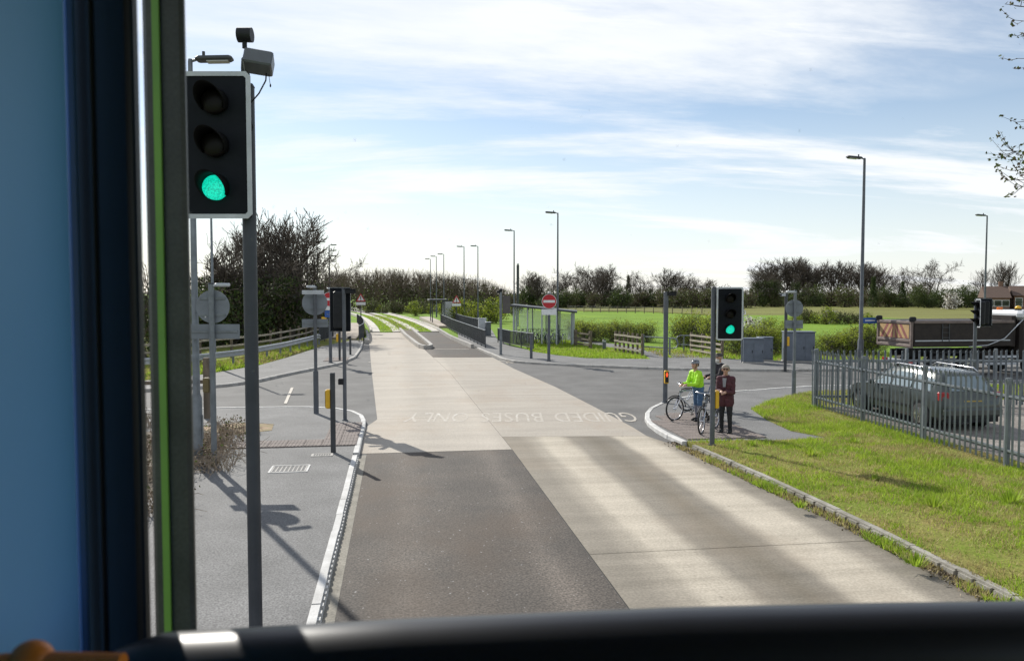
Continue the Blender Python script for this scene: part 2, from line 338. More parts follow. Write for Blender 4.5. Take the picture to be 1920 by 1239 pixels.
KW = .13
sheet('pavement_near_left', inset(LKERB + LCURVE[1:], KW) + [(-40, -3)], .10, ASPHP, .2, 'grey asphalt footway with tactile paving left of the lane')
sheet('pavement_far_left', inset(FLK, KW) + [(-3.4, 59.7), (-5.0, 53), (-6.0, 44), (-6.7, 39.5), (-8.2, 35.6), (-10.4, 32.8), (-40, 31.6)], .10, ASPHP, .2, 'far footway across the left side road')
sheet('pavement_right', inset(RCURVE, -KW) + [(45, 26.6), (20, 26.8), (14.5, 25.9), (12.1, 24), (10.6, 22.3), (10.1, 20.3), (9.9, 18.6), (10.3, 17.6), (9.0, 17.45), (8, 17.6), (6.75, 17.6)], .10, ASPHP, .2, 'footway corner where the cyclists wait')
sheet('pavement_far_right', inset(FRK, KW) + [(45, 37.4), (21, 37.5), (17.4, 39.8), (16.3, 44.5), (15.3, 49), (14.2, 58), (16.6, 69), (15.2, 69), (12.7, 58), (13.7, 49), (14.3, 44.6), (13.4, 40.3), (10.1, 41.3), (8.9, 43.6), (8.3, 46), (7.4, 52), (7.6, 60), (9, 75), (8.5, 95), (6.6, 95), (5.7, 75), (4.75, 62)], .10, ASPHP, .2, 'far footway and path by the cycle shelter')
sheet('verge_right', inset(RKERB, -KW) + [(8, 17.6), (9.0, 17.45), (10.3, 17.6), (9.9, 18.6), (10.1, 20.3), (10.6, 22.3), (12.1, 24), (14.5, 25.9), (20, 26.8), (45, 26.6), (45, -3)], .11, VERGE, .2, 'patchy grass verge in front of the palisade fence')
sheet('verge_far_right', [(5.4, 50), (5.8, 42), (9.2, 37.9), (13.6, 35.4), (17.8, 34.3), (70, 34.2), (70, 120), (4, 120), (4.3, 62)], .07, FIELD, .2, 'grass around the cycle shelter')
sheet('verge_far_left', [(-60, 30), (-12, 30.2), (-6.9, 31.9), (-5, 35.8), (-3, 41), (-2.6, 60), (-3.0, 75), (-4, 95), (-60, 95)], .07, VERGE, .2, 'rough grass bank behind the guard rail')
sheet('verge_near_left', [(-4.3, -3), (-4.2, 17.2), (-4.05, 19.8), (-4.6, 20.6), (-8, 21), (-14, 21), (-14, -3)], .115, SOIL, .1, 'bare soil strip beside the left footway')
sheet('compound_ground', [(12.75, -3), (12.75, 22.2), (17.5, 22.9), (45, 24), (45, -3)], .125, GRAVEL, .1, 'gravel floor of the fenced compound')
MB().prism([(-4.1, 20.1), (-3.2, 20.6), (-3.3, 21.6), (-4.4, 21.9), (-5.4, 21.3)], .05, .108).build('mud_patch', mat('orange_mud', (.33, .23, .15), .95, (.2, .17, .08), 3, bump=.5))['kind'] = 'structure'

# kerbs, stone by stone
def resample(pl, step):
    P = [Vector(q) for q in pl]; out = [P[0]]; acc = 0.0
    for a, b in zip(P, P[1:]):
        L = (b - a).length; t = step - acc
        while t <= L: out.append(a + (b - a) * (t / L)); t += step
        acc = (acc + L) % step
    return out
def kerb_line(name, pl, side, m, z0=-.08, z1=.115, step=.915, w=KW, slots=0.0, tooth=.5, label=None, ymin=None):
    """side=+1: the stones lie to the left of the walking direction; slots: spacing of drain slots in the road face"""
    root = setting(name, label); pts = resample(pl, step)
    for a, b in zip(pts, pts[1:]):
        if ymin is not None and max(a.y, b.y) < ymin: continue
        t = (b - a).normalized(); n = Vector((-t.y, t.x)) * side; dz = R.uniform(-.006, .006); g = .006
        a2, b2 = a + t * g, b - t * g; jog = n * R.uniform(-.006, .006); a2 = a2 + jog; b2 = b2 + jog; mb = MB(); c = .02
        if slots:
            L = (b2 - a2).length; k = max(2, int(L / slots)); P = lambda s, d, z: (*(a2 + t * s + n * d), z)
            def bar(s0, s1, d0, d1, zz0, zz1): mb.add([P(s0, d0, zz0), P(s1, d0, zz0), P(s1, d1, zz0), P(s0, d1, zz0), P(s0, d0, zz1), P(s1, d0, zz1), P(s1, d1, zz1), P(s0, d1, zz1)], [(3, 2, 1, 0), (4, 5, 6, 7), (0, 1, 5, 4), (1, 2, 6, 5), (2, 3, 7, 6), (3, 0, 4, 7)] if side > 0 else [(0, 1, 2, 3), (7, 6, 5, 4), (4, 5, 1, 0), (5, 6, 2, 1), (6, 7, 3, 2), (7, 4, 0, 3)])
            bar(0, L, .065, w, z0, z1 - .03 + dz); bar(0, L, .03, w, z1 - .029 + dz, z1 + dz); bar(0, L, 0, .064, z0, .012)
            for i in range(k): bar(L * i / k, L * (i + tooth) / k, 0, .064, .0125, z1 - .03 + dz)
        else:
            q = [(0, z0), (0, z1 - c), (c, z1), (w, z1), (w, z0)]
            mb.add([(*(e + n * d), z + dz) for e in (a2, b2) for d, z in q], [(0, 1, 2, 3, 4), (9, 8, 7, 6, 5)] + [(i, 5 + i, 5 + (i + 1) % 5, (i + 1) % 5) for i in range(5)])
        mb.build('kerb_stone', m, root)
    return root
kerb_line('kerb_near_left', LKERB, 1, CONCW, slots=.17, label='pale slotted drainage kerb along the near left lane', ymin=4)
kerb_line('kerb_left_corner', LCURVE, 1, CONCW, z1=.112, label='pale kerb curving into the left side road')
kerb_line('kerb_far_left', FLK, 1, CONC, label='kerb along the far side of the left side road')
kerb_line('kerb_right_verge', RKERB, -1, mat('dirty_kerb', (.36, .34, .30), .9, (.2, .185, .15), 2, bump=.5, fine=.2, fscale=50), slots=.3, tooth=.8, label='dirty slotted kerb beside the grass verge', ymin=4)
kerb_line('kerb_right_corner', RCURVE, -1, CONCW, label='pale kerb curving round the cyclists corner')
kerb_line('kerb_far_right', FRK, 1, CONC, label='kerb along the far side of the right side road')

# guideway: curving concrete running strips with grass between
def cxr(y): return 1.45 - .0007 * max(0, y - 45) ** 2
gw = setting('guideway', 'twin curved concrete bus guideway with grass between its strips')
def ribbon(name, off0, off1, y0, y1, z0, z1, m, parent=gw, step=4.0):
    n = max(2, int((y1 - y0) / step)); ys = [y0 + (y1 - y0) * i / n for i in range(n + 1)]
    o = MB().prism([(cxr(y) + off0, y) for y in ys] + [(cxr(y) + off1, y) for y in reversed(ys)], z0, z1).build(name, m, parent); return o
GWC = mat('guideway_concrete', (.52, .49, .44), .85, (.42, .39, .34), .6, fine=.08, fscale=20)
for off in (-2.85, -.95, .75, 2.65):
    y = 73.2
    while y < 250:
        y1 = y + 11.9; ribbon('running_strip', off - .36, off + .36, y, y1, -.1, .10, GWC); 
        if off in (-2.85, 2.65): s = -1 if off < 0 else 1; ribbon('guide_upstand', off + s * .37, off + s * .55, y, y1, -.1, .26, GWC)
        y = y1 + .1
for off in (-1.9, 1.7): ribbon('grass_bed', off - .58, off + .58, 73.4, 250, -.1, .06, FIELD)
ribbon('centre_bed', -.58, .38, 76, 250, -.1, .04, SOIL)
ribbon('slab', -3.2, -.6, 64, 73, -.1, .0, GWC)
# kerbed nose of the island between the two tracks
NOSE = [(.35, 77), (.75, 66), (1.45, 53.2), (1.62, 51.4), (1.85, 50.7), (2.1, 51.2), (2.05, 53.4), (1.6, 66), (1.25, 77)]
nose = setting('island_kerb', 'low U shaped kerb at the nose of the track divider')
pts = resample(NOSE, 1.1)
for i, (a, b) in enumerate(zip(pts, pts[1:])):
    t = (b - a).normalized(); n = Vector((-t.y, t.x)); P = [a + t * .02, b - t * .02, b - t * .02 - n * .22, a + t * .02 - n * .22]
    MB().prism([(q.x, q.y) for q in P], -.05, .26).build('kerb_stone', CONC, nose)
sheet('island_bed', [(q[0] * .9 + .13, q[1] + .3) for q in NOSE], .12, SOIL, .1)
kerb_line('kerb_guideway_right', [(3.95, 76), (4.3, 62), (4.7, 55), (5.05, 50.2)], -1, CONC, z1=.27, step=1.3, w=.2, label='raised guide kerb under the right hand railing')
kerb_line('kerb_guideway_left', [(-2.5, 59.7), (-2.15, 57.2), (-2.1, 60), (-2.35, 66), (-2.75, 74)], 1, CONC, z1=.27, step=1.3, w=.2, label='raised guide kerb under the left hand railing')
sheet('platform', [(4.2, 80), (5.6, 80), (4.6, 112), (3.1, 112)], .30, mat('platform_paving', (.42, .36, .30), .9, (.34, .29, .24), 2), .4, 'raised buff bus stop platform right of the tracks')
sheet('platform_far_left', [(-5.2, 62), (-3.1, 60), (-3.2, 74), (-4.6, 92), (-6.6, 92), (-5.8, 74)], .22, MATS['platform_paving'], .3, 'buff paved platform left of the tracks')

# tactile paving: ribbed slabs one by one
tile_mb = MB().box((0, 0, .015), (.392, .392, .03), bev=.004)
for k in range(5): tile_mb.box((-.16 + .08 * k, 0, .033), (.032, .38, .007), bev=.003)
tile_me = tile_mb.mesh('tile', TACT)
def tiles(name, label, spots, rz=0.0, z=.096):
    root = setting(name, label)
    for x, y in spots: o = link('tile', tile_me, root, loc=(x, y, z)); o.rotation_euler = (0, 0, rz)
tiles('tactile_paving', 'buff red ribbed paving tail on the left footway', [(-3.55 + .4 * i, 18.45 + .4 * j) for i in range(5) for j in range(2)] + [(-1.55 + .4 * i * 0.999, 18.45 + .4 * j) for i in range(2) for j in range(8)])
tiles('tactile_paving', 'red ribbed paving under the waiting cyclists', [(7.05 + .4 * i, 18.0 + .4 * j) for i in range(5) for j in range(10) if not (i == 0 and j in (7, 8, 9)) and not (i == 1 and j == 9)], 0)
tiles('tactile_paving', 'small tactile paving at the far left crossing', [(-3.6 + .4 * i, 41.4 + .4 * j) for i in range(3) for j in range(6)])

# markings
marks = setting('road_lettering', 'worn white road lettering GUIDED BUSES ONLY facing the other way')
def glyphs(parent, text, origin, ang, cap, width, m, z=.0115, name='letter', depth=.0015, rot=None):
    """each character as its own mesh, laid flat from origin along ang; cap = letter height, width = advance of the whole line"""
    objs = []; x = 0.0
    for ch in text:
        if ch == ' ': x += .42; continue
        cu = bpy.data.curves.new('letter', 'FONT'); cu.body = ch; cu.size = 1.0; cu.extrude = .0; cu.resolution_u = 3
        ob = bpy.data.objects.new('letter', cu); COL.objects.link(ob); bpy.context.view_layer.update()
        me = bpy.data.meshes.new_from_object(ob.evaluated_get(bpy.context.evaluated_depsgraph_get())); bpy.data.objects.remove(ob)
        co = np.array([v.co[:] for v in me.vertices]); 
        objs.append((me, x - co[:, 0].min(), co)); x += co[:, 0].max() - co[:, 0].min() + .13
    s = width / x; sy = cap / .73
    for me, off, co in objs:
        co = co.copy(); co[:, 0] = (co[:, 0] + off) * s; co[:, 1] *= sy; co[:, 2] = 0
        me.vertices.foreach_set('co', co.astype(np.float32).ravel()); me.materials.clear(); me.materials.append(m); me.update()
        o = link(name, me, parent); o.location = (origin[0], origin[1], z)
        o.rotation_euler = rot if rot is not None else (0, 0, ang)
    return objs
LA = math.atan2(21.1 - 22.0, 6.75 - .15)
glyphs(marks, 'GUIDED BUSES ONLY', (6.95, 22.75), PI + LA, 1.75, 6.75, PAINT)
dash = setting('road_marking', 'broken white give way lines across the busway')
for i in range(9): MB().box((-1.3 + i * .72, 41.6 - i * .09, .0115), (.42, .2, .003), -.12).build('dash', PAINT, dash)
mk = setting('road_marking', 'thin white lines on the side road asphalt')
for (a, b, w) in (((535, 757), (548, 727), .1), ((700, 683), (722, 682), .16), ((793, 654.6), (880, 654.6), .18), ((935, 676), (962, 681), .12), ((950, 681), (956, 676), .12)):
    A, B = Vector(G(*a)), Vector(G(*b)); c = (A + B) / 2; d = B - A
    MB().box((c.x, c.y, .0125), (d.length, w, .003), math.atan2(d.y, d.x)).build('line', PAINT, mk)
# gully and inspection cover
def cover(name, label, px, w, d, m, bars):
    x, y = px; t = thing(name, label, 'drain cover', (x, y, .1))
    fr = MB()
    for sx, sy, dx, dy in ((0, d / 2, w, .04), (0, -d / 2, w, .04), (w / 2, 0, .04, d), (-w / 2, 0, .04, d)): fr.box((sx, sy, .005), (dx, dy, .014 + (.001 if dx > dy else 0)))
    fr.build('frame', m, t); MB().box((0, 0, .002), (w - .05, d - .05, .008)).build('plate', ASPHP, t)
    for i in range(bars): MB().box((-w / 2 + w * (i + .5) / bars, 0, .008), (w / bars * .3, d * .82, .006)).build('rib', CONC, t)
cover('inspection_cover', 'pale rectangular inspection cover set in the left footway', G(543, 879, .1), .72, .62, CONCW, 9)
cover('drain_grating', 'small slotted grating beside the tactile paving', G(604, 853, .1), .42, .25, CONC, 8)

# ---------------------------------------------------------------- grass blades
GRASSM = leafmat('grass_blade', (.36, .47, .05), (.24, .36, .035), .42)
STRAW = leafmat('straw_blade', (.46, .40, .17), (.34, .28, .12), .35)
def inpoly(P, poly):
    x, y = P[:, 0], P[:, 1]; c = np.zeros(len(P), bool); n = len(poly)
    for i in range(n):
        (x0, y0), (x1, y1) = poly[i], poly[(i + 1) % n]
        hit = ((y0 > y) != (y1 > y)) & (x < (x1 - x0) * (y - y0) / (y1 - y0 + 1e-12) + x0); c ^= hit
    return c
RN = np.random.default_rng(5)
def vnoise(P, s, seed=0):
    q = P * s + seed; i = np.floor(q).astype(int); f = q - i; f = f * f * (3 - 2 * f)
    h = lambda a, b: (np.sin(a * 127.1 + b * 311.7 + seed) * 43758.5453) % 1.0
    return (h(i[:, 0], i[:, 1]) * (1 - f[:, 0]) + h(i[:, 0] + 1, i[:, 1]) * f[:, 0]) * (1 - f[:, 1]) + (h(i[:, 0], i[:, 1] + 1) * (1 - f[:, 0]) + h(i[:, 0] + 1, i[:, 1] + 1) * f[:, 0]) * f[:, 1]
def grass(name, label, poly, n, h, w, z, straw=.2):
    A = np.array(poly); lo, hi = A.min(0), A.max(0); P = lo + RN.random((n * 3, 2)) * (hi - lo); P = P[inpoly(P, poly)][:n]
    v = .5 * vnoise(P, .9, 3) + .3 * vnoise(P, 2.7, 9) + .2 * vnoise(P, 7, 2); n = len(P)
    keep = RN.random(n) < np.clip((v - .18) * 4.5, .25, 1); P, v = P[keep], v[keep]; n = len(P)
    a = RN.random(n) * 2 * PI; hh = h * (.45 + 1.3 * v ** 2) * (.5 + RN.random(n)); lean = RN.normal(0, .5, (n, 2)) * hh[:, None]
    ww = w * (.6 + .8 * RN.random(n)); d = np.stack([np.cos(a), np.sin(a)], 1) * ww[:, None] / 2
    V = np.empty((n, 3, 3)); V[:, 0, :2] = P - d; V[:, 1, :2] = P + d; V[:, 0, 2] = V[:, 1, 2] = z - .01; V[:, 2, :2] = P + lean; V[:, 2, 2] = z + hh
    mi = (RN.random(n) < straw * (.35 + 2.0 * (v < .45) + 1.2 * (vnoise(P, .45, 17) > .6))).astype(int)
    return tag(link(name, np_mesh(name, V.reshape(-1, 3), np.arange(n * 3).reshape(-1, 3), [GRASSM, STRAW], mi)), label, 'grass', kind='stuff')
grass('grass', 'short patchy spring grass on the right verge', inset(RKERB, -.14)[1:] + [(6.8, 17.55), (8, 17.55), (9.0, 17.4), (10.3, 17.55), (9.88, 18.6), (10.08, 20.3), (10.58, 22.35), (12.1, 24.05), (14.5, 25.95), (20, 26.8), (26, 26.8), (20, 23.3), (12.9, 22.6), (12.6, 12), (12.8, 6), (6.95, 6)], 150000, .085, .016, .11, .30)
grass('grass', 'lush grass beside the cycle shelter and timber rails', [(7.9, 46.5), (9, 43.8), (10.2, 41.5), (13.3, 40.5), (14.1, 44.6), (13.5, 49), (12.5, 57), (9, 57)], 14000, .13, .05, .09, .08)
grass('grass', 'weedy grass strip under the guard rail', [(-5.1, 53), (-6.1, 44), (-6.8, 39.7), (-8.3, 35.8), (-10.4, 33), (-15, 32.4), (-15, 36), (-9, 42), (-6.2, 54)], 14000, .16, .06, .08, .3)
grass('grass', 'grass growing between the guideway strips', [(cxr(y) - 2.45, y) for y in range(74, 130, 6)] + [(cxr(y) + 2.25, y) for y in range(128, 70, -6)], 9000, .12, .09, .05, .15)
grass('grass', 'rough grass behind the far right footway and cabinets', [(14.4, 41), (17.5, 40.2), (21, 37.8), (30, 37.8), (30, 42), (18, 46), (15.4, 50)], 9000, .16, .06, .08, .3)
grass('weed', 'weeds rooted in the silt along the verge kerb', [(6.75, 6), (6.98, 6), (7.0, 11), (6.86, 14.6), (6.65, 17.4), (6.4, 17.4), (6.6, 14), (6.75, 11)], 7000, .11, .02, .0, .35)

# ================================================================ STREET FURNITURE
GREEN_ON = mat('lit_green_aspect', (.01, .25, .2), .4, emit=(.004, .60, .40, 1.0))
_t = GREEN_ON.node_tree; _v = _t.nodes.new('ShaderNodeTexVoronoi'); _v.inputs['Scale'].default_value = 85; _g = _t.nodes.new('ShaderNodeNewGeometry'); _t.links.new(_g.outputs['Position'], _v.inputs[0])
_r = _t.nodes.new('ShaderNodeMapRange'); _r.inputs[1].default_value = .1; _r.inputs[2].default_value = .75; _r.inputs[3].default_value = 1.25; _r.inputs[4].default_value = .55; _t.links.new(_v.outputs[0], _r.inputs[0]); _t.links.new(_r.outputs[0], _t.nodes['Principled BSDF'].inputs['Emission Strength'])   # LED clusters
RED_ON = mat('lit_red_figure', (.6, .05, .02), .4, emit=(1.0, .10, .03, 1.4))
LENS_OFF = mat('unlit_lens', (.006, .005, .005), .4, (.008, .006, .006), 20, spec=.15)

def pole(t, h, r=.057, m=GREYP, base=True, name='pole'):
    mb = MB().cyl((0, 0, -.12), (0, 0, h), r, n=14)
    if base: mb.cyl((0, 0, 0), (0, 0, .03), r * 1.5, n=14)
    o = mb.build(name, m, t); autosmooth(o)
    c = MB().cyl((0, 0, h + .001), (0, 0, h + .03), r * 1.08, r * .8, n=14).build('cap', DARKP, t); return o
def signal_head(t, c, ang, lit=2, board=True, w=.60, h=1.22, part='signal_head'):
    """three-aspect head facing direction ang (0 = towards -Y); c = centre of the head"""
    M = Matrix.Translation(c) @ Matrix.Rotation(ang, 4, 'Z')
    def put(o): o.matrix_local = M; return o
    hd = put(MB().box((0, .06, 0), (.34, .18, h * .84), bev=.03).build(part, BLACK, t))
    if board:
        b = MB().box((0, -.03, 0), (w, .02, h), bev=.02)
        put(b.build('backing_board', mat('signal_board_black', (.006, .008, .011), .6, (.010, .012, .016), 5, spec=.12), t))
        e = MB(); q = .028
        P = lambda X, Z, b: [(-X + b, Z), (X - b, Z), (X, Z - b), (X, -Z + b), (X - b, -Z), (-X + b, -Z), (-X, -Z + b), (-X, Z - b)]
        for y in (-.05, -.0395):
            e.v += [(x, y, z) for x, z in P(w / 2 + .008, h / 2 + .008, .035)] + [(x, y, z) for x, z in P(w / 2 - q, h / 2 - q, .018)]
        for i in range(8):
            j = (i + 1) % 8
            e.f += [(i, 8 + i, 8 + j, j), (16 + i, 16 + j, 24 + j, 24 + i), (i, j, 16 + j, 16 + i), (8 + i, 24 + i, 24 + j, 8 + j)]; e.m += [0] * 4
        put(e.build('board_edge', SILVER, t))
    for k in range(3):
        z = h * .295 * (1 - k)
        l = MB().cyl((0, -.085, z), (0, -.045, z), .098, n=24); l.ball((0, -.085, z), (.096, .022, .096), 20, 8)
        put(l.build('lens', GREEN_ON if k == lit else LENS_OFF, t, True))
        v = MB(); n = 22                                            # hood: a tube open at the bottom, cut obliquely
        for i in range(n + 1):
            a = math.radians(-35 + 250 * i / n); L = .055 + .20 * max(0, .35 + .65 * math.sin(a))
            for rr, yy in ((.106, -.05), (.106, -.05 - L), (.112, -.05 - L), (.112, -.05)): v.v.append((rr * math.cos(a), yy, z + rr * math.sin(a)))
        for i in range(n):
            for j in range(4): v.f.append((i * 4 + j, i * 4 + (j + 1) % 4, (i + 1) * 4 + (j + 1) % 4, (i + 1) * 4 + j)); v.m.append(0)
        put(v.build('hood', mat('hood_black', (.006, .006, .007), .7, (.008, .008, .009), 8, spec=.1), t, True))
    return hd
def bracket(t, p, q, r=.02): MB().cyl(p, q, r, n=8).build('bracket', DARKP, t)
def detector(t, c, ang, m=BLACK):
    M = Matrix.Translation(c) @ Matrix.Rotation(ang, 4, 'Z')
    o = MB().box((0, -.10, 0), (.13, .28, .12), bev=.015).box((0, -.12, .068), (.16, .34, .012)).build('detector', m, t); o.matrix_local = M
    o2 = MB().cyl((0, -.255, 0), (0, -.238, 0), .045, n=14).build('detector_lens', LENS_OFF, t); o2.matrix_local = M
def push_box(t, z, ang, off=.1, man=False):
    M = Matrix.Translation((0, 0, z)) @ Matrix.Rotation(ang, 4, 'Z')
    o = MB().box((0, -off, 0), (.14, .11, .42), bev=.02).build('push_button_box', YELLOW, t); o.matrix_local = M
    f = MB().box((0, -off - .058, 0), (.11, .006, .34), bev=.003).cyl((0, -off - .07, -.1), (0, -off - .06, -.1), .03, n=14).build('button_plate', BLACK, t); f.matrix_local = M
    if man:
        g = MB().ball((0, -off - .064, .135), (.016, .004, .018), 8, 6).box((0, -off - .064, .085), (.03, .005, .06), bev=.002).box((-.012, -off - .064, .035), (.012, .005, .05)).box((.012, -off - .064, .035), (.012, .005, .05)).box((-.027, -off - .064, .08), (.009, .005, .055)).box((.027, -off - .064, .08), (.009, .005, .055)).build('red_figure', RED_ON, t); g.matrix_local = M

# --- the near signal by the bus, left
x, y = -1.20, 6.74
t = thing('traffic_signal', 'tall near traffic signal showing green, with detectors on top, beside the bus window', 'traffic signal', (x, y, .10), YAW * -1)
hp = TOP(165, x, y) - .1; zc_ = (TOP(139, x, y, 415) + TOP(412, x, y, 415)) / 2 - .1
pole(t, hp, .056, mat('near_pole_paint', (.055, .06, .072), .5, (.04, .044, .054), 4, spec=.35))
signal_head(t, (-.215, -.10, zc_), 0, 2, True, .56, 1.15)
bracket(t, (0, 0, zc_ + .4), (-.2, -.02, zc_ + .4)); bracket(t, (0, 0, zc_ - .4), (-.2, -.02, zc_ - .4))
MB().tube([(-.03, -.0, hp - .25), (-.035, 0, hp + .16), (-.02, -.03, hp + .22), (.02, -.05, hp + .25)], .016, 8).build('detector_arm', DARKP, t, True)
autosmooth(MB().cyl((-.052, -.05, hp + .405), (.062, -.05, hp + .405), .058, n=20).cyl((0, -.05, hp + .30), (0, -.05, hp + .36), .02, n=8).build('round_detector', BLACK, t))
o = MB().box((0, 0, 0), (.225, .17, .135), bev=.012).box((-.0, 0, .074), (.09, .06, .014)).build('box_detector', mat('detector_case', (.10, .11, .125), .4, (.075, .08, .09), 5), t); o.location = (.115, -.06, hp + .185); o.rotation_euler = (math.radians(-22), math.radians(7), math.radians(10))
MB().tube([(.175, -.06, hp + .1), (.17, -.06, hp + .04), (.11, -.05, hp - .06), (.045, -.06, hp - .14), (.035, -.065, hp - .25), (.06, -.06, hp - .33), (.045, -.06, hp - .37)], .006, 6).build('cable', BLACK, t, True)
MB().cyl((.195, -.06, hp + .09), (.205, -.06, hp + .01), .0025, n=5).ball((.207, -.06, hp), (.007, .007, .015), 6, 5).build('cable', BLACK, t)
# --- right-hand signal by the cyclists
x, y = G(1335, 835, .1)
t = thing('traffic_signal', 'traffic signal showing green on the right, in front of the waiting cyclists', 'traffic signal', (x, y, .10), -.20)
hp = TOP(540, x, y) - .1; pole(t, hp, .057); zc_ = (TOP(540, x, y, 1362) + TOP(636, x, y, 1362)) / 2 - .1
signal_head(t, (.335, -.10, zc_), 0, 2, True, .585, 1.19); bracket(t, (0, 0, zc_ + .4), (.26, -.02, zc_ + .4)); bracket(t, (0, 0, zc_ - .4), (.26, -.02, zc_ - .4))
push_box(t, 1.06, PI * .72, .11)
# --- left mid signal seen from behind
x, y = G(647, 788, .1)
t = thing('traffic_signal', 'black backed traffic signal seen from behind at the left corner', 'traffic signal', (x, y, .10), -.1)
hp = TOP(543, x, y) - .1; pole(t, hp, .052); zc_ = (TOP(541, x, y) + TOP(620, x, y)) / 2 - .1
signal_head(t, (-.13, .13, zc_), PI, -1, True, .56, 1.20); detector(t, (.09, 0, hp - .05), 1.2)
MB().box((-.1, -.02, TOP(715, x, y) - .1), (.14, .1, .17), bev=.01).build('junction_box', BLACK, t)
# --- far right signal by the lorry
x, y = 27.2, 27.5
t = thing('traffic_signal', 'double headed traffic signal in front of the tipper lorry', 'traffic signal', (x, y, .10), 0)
ang = math.atan2(x, y); px0 = PX(x, y)
x, y = (lambda s: (s[0] / s[1] * 26.0, 26.0))(sight(1829, 600)); t.location = (x, y, .10)
hp = TOP(572, x, y) - .1; pole(t, hp, .06); zc_ = (TOP(560, x, y) + TOP(614, x, y)) / 2 - .1
signal_head(t, (.02, -.16, zc_), -1.95, -1, True, .52, 1.02); signal_head(t, (.40, .10, zc_ + .02), PI - .5, -1, True, .56, 1.02, 'second_head')
bracket(t, (0, 0, zc_), (.34, .08, zc_))

# --- pole with detector and push button
x, y = G(1247, 755, .1)
t = thing('crossing_pole', 'grey crossing pole with lit red figure box and detector behind the cyclists', 'crossing pole', (x, y, .10), -.2)
hp = TOP(548, x, y) - .1; pole(t, hp, .075); detector(t, (.09, -.03, hp - .05), .9); push_box(t, TOP(706, x, y) - .1, .15, .12, True)
# --- stub post with yellow push button, left
x, y = G(625, 848, .1)
t = thing('push_button_post', 'short grey post with yellow push button box on the near left footway', 'crossing post', (x, y, .10), 0)
pole(t, TOP(701, x, y) - .1, .057, DARKP, False); push_box(t, TOP(748, x, y) - .1, -PI * .62, .10)
x, y = G(637, 676, .1)
t = thing('push_button_post', 'small far left post with a yellow push button box', 'crossing post', (x, y, .10), 0)
pole(t, 1.6, .06, DARKP, False); push_box(t, 1.2, -PI * .55, .11)
x, y = G(1472, 693, .1)
t = thing('push_button_post', 'dark pole with yellow push button box in front of the large cabinet', 'crossing post', (x, y, .10), 0)
pole(t, TOP(550, x, y) - .1, .07, DARKP, False); push_box(t, TOP(640, x, y) - .1, PI * .42, .11); detector(t, (-.1, 0, TOP(553, x, y) - .1), -1.1, SILVER)
x, y = G(657, 665, .1)
t = thing('bollard', 'dark square topped bollard beside the left guide kerb', 'bollard', (x, y, .10)); pole(t, 1.05, .06, DARKP, False, 'post'); MB().box((-.07, 0, .98), (.16, .14, .12), bev=.01).build('head', BLACK, t)
x, y = G(996, 672, .1)
t = thing('bollard', 'plain grey bollard left of the no entry sign', 'bollard', (x, y, .10)); pole(t, 1.25, .075, GREYP, False, 'post')
x, y = G(1133, 655, .1)
t = thing('bollard', 'short grey path bollard between the timber rails', 'bollard', (x, y, .07)); pole(t, .62, .11, GREYP, False, 'post'); MB().cyl((0, 0, .52), (0, 0, .57), .113, n=14).build('band', WHITEP, t)

# --- signs
def disc_sign(t, z, r, ang, face=None, back=SIGNB, off=-.07):
    M = Matrix.Translation((0, 0, z)) @ Matrix.Rotation(ang, 4, 'Z')
    o = MB().cyl((0, off - .012, 0), (0, off, 0), r, n=36).build('sign_disc', back, t); o.matrix_local = M
    if face:
        f = MB().cyl((0, off - .016, 0), (0, off - .0125, 0), r * .985, n=36).build('sign_face', face, t); f.matrix_local = M
    for zz in (-r * .5, r * .5):
        c = MB().box((0, off + .012, zz), (r * 1.5, .02, .045)).build('channel', STEEL, t); c.matrix_local = M
def plate_sign(t, z, w, h, ang, m=SIGNB, off=-.07, xo=0.0, name='sign_plate'):
    M = Matrix.Translation((0, 0, z)) @ Matrix.Rotation(ang, 4, 'Z')
    o = MB().box((xo, off - .006, 0), (w, .012, h), bev=.004).build(name, m, t); o.matrix_local = M
    c = MB().box((xo, off + .011, 0), (w * .92, .02, .045)).build('channel', STEEL, t); c.matrix_local = M; return M
def sign_lamp(t, z, ang, L=.42):
    M = Matrix.Translation((0, 0, z)) @ Matrix.Rotation(ang, 4, 'Z')
    o = MB().box((0, -.06, 0), (.09, .2, .05), bev=.012).box((0, -.06 - L * .5, .01), (.13, L, .075), bev=.02).build('sign_lamp', SILVER, t); o.matrix_local = M
def words_on(t, text, z, ang, off, w, cap, m, xo=0.0):
    """lettering fixed on a sign plate facing direction ang"""
    M = Matrix.Translation((0, 0, z)) @ Matrix.Rotation(ang, 4, 'Z'); e = bpy.data.objects.new('lettering', None); COL.objects.link(e); e.parent = t; e.matrix_local = M
    glyphs(e, text, (xo - w / 2, 0), 0, cap, w, m, 0, 'letter', rot=(PI / 2, 0, 0))
    for c in e.children: c.location = (xo - w / 2, off, -cap / 2)
# near left sign pole: two plates seen from behind
x, y = G(402, 873, .1)
t = thing('sign_post', 'grey post with round and rectangular sign backs beside the dry bramble', 'road sign', (x, y, .10), 0)
pole(t, TOP(533, x, y) - .1, .057, STEEL); disc_sign(t, TOP(575, x, y) - .1, .335, PI - .1); plate_sign(t, TOP(622, x, y) - .1, 1.06, .30, PI - .1)
sign_lamp(t, TOP(535, x, y) - .1, PI * .5 + .25, .3); MB().box((-.11, -.0, TOP(593, x, y) - .1), (.09, .004, .06)).build('sticker', WHITEP, t).location = (0, -.055 + .14, 0)
MB().box((0, 0, TOP(722, x, y) - .1), (.13, .13, .3), bev=.02).build('control_box', mat('dull_brass_box', (.16, .12, .05), .6), t).location = (-.13, .03, 0)
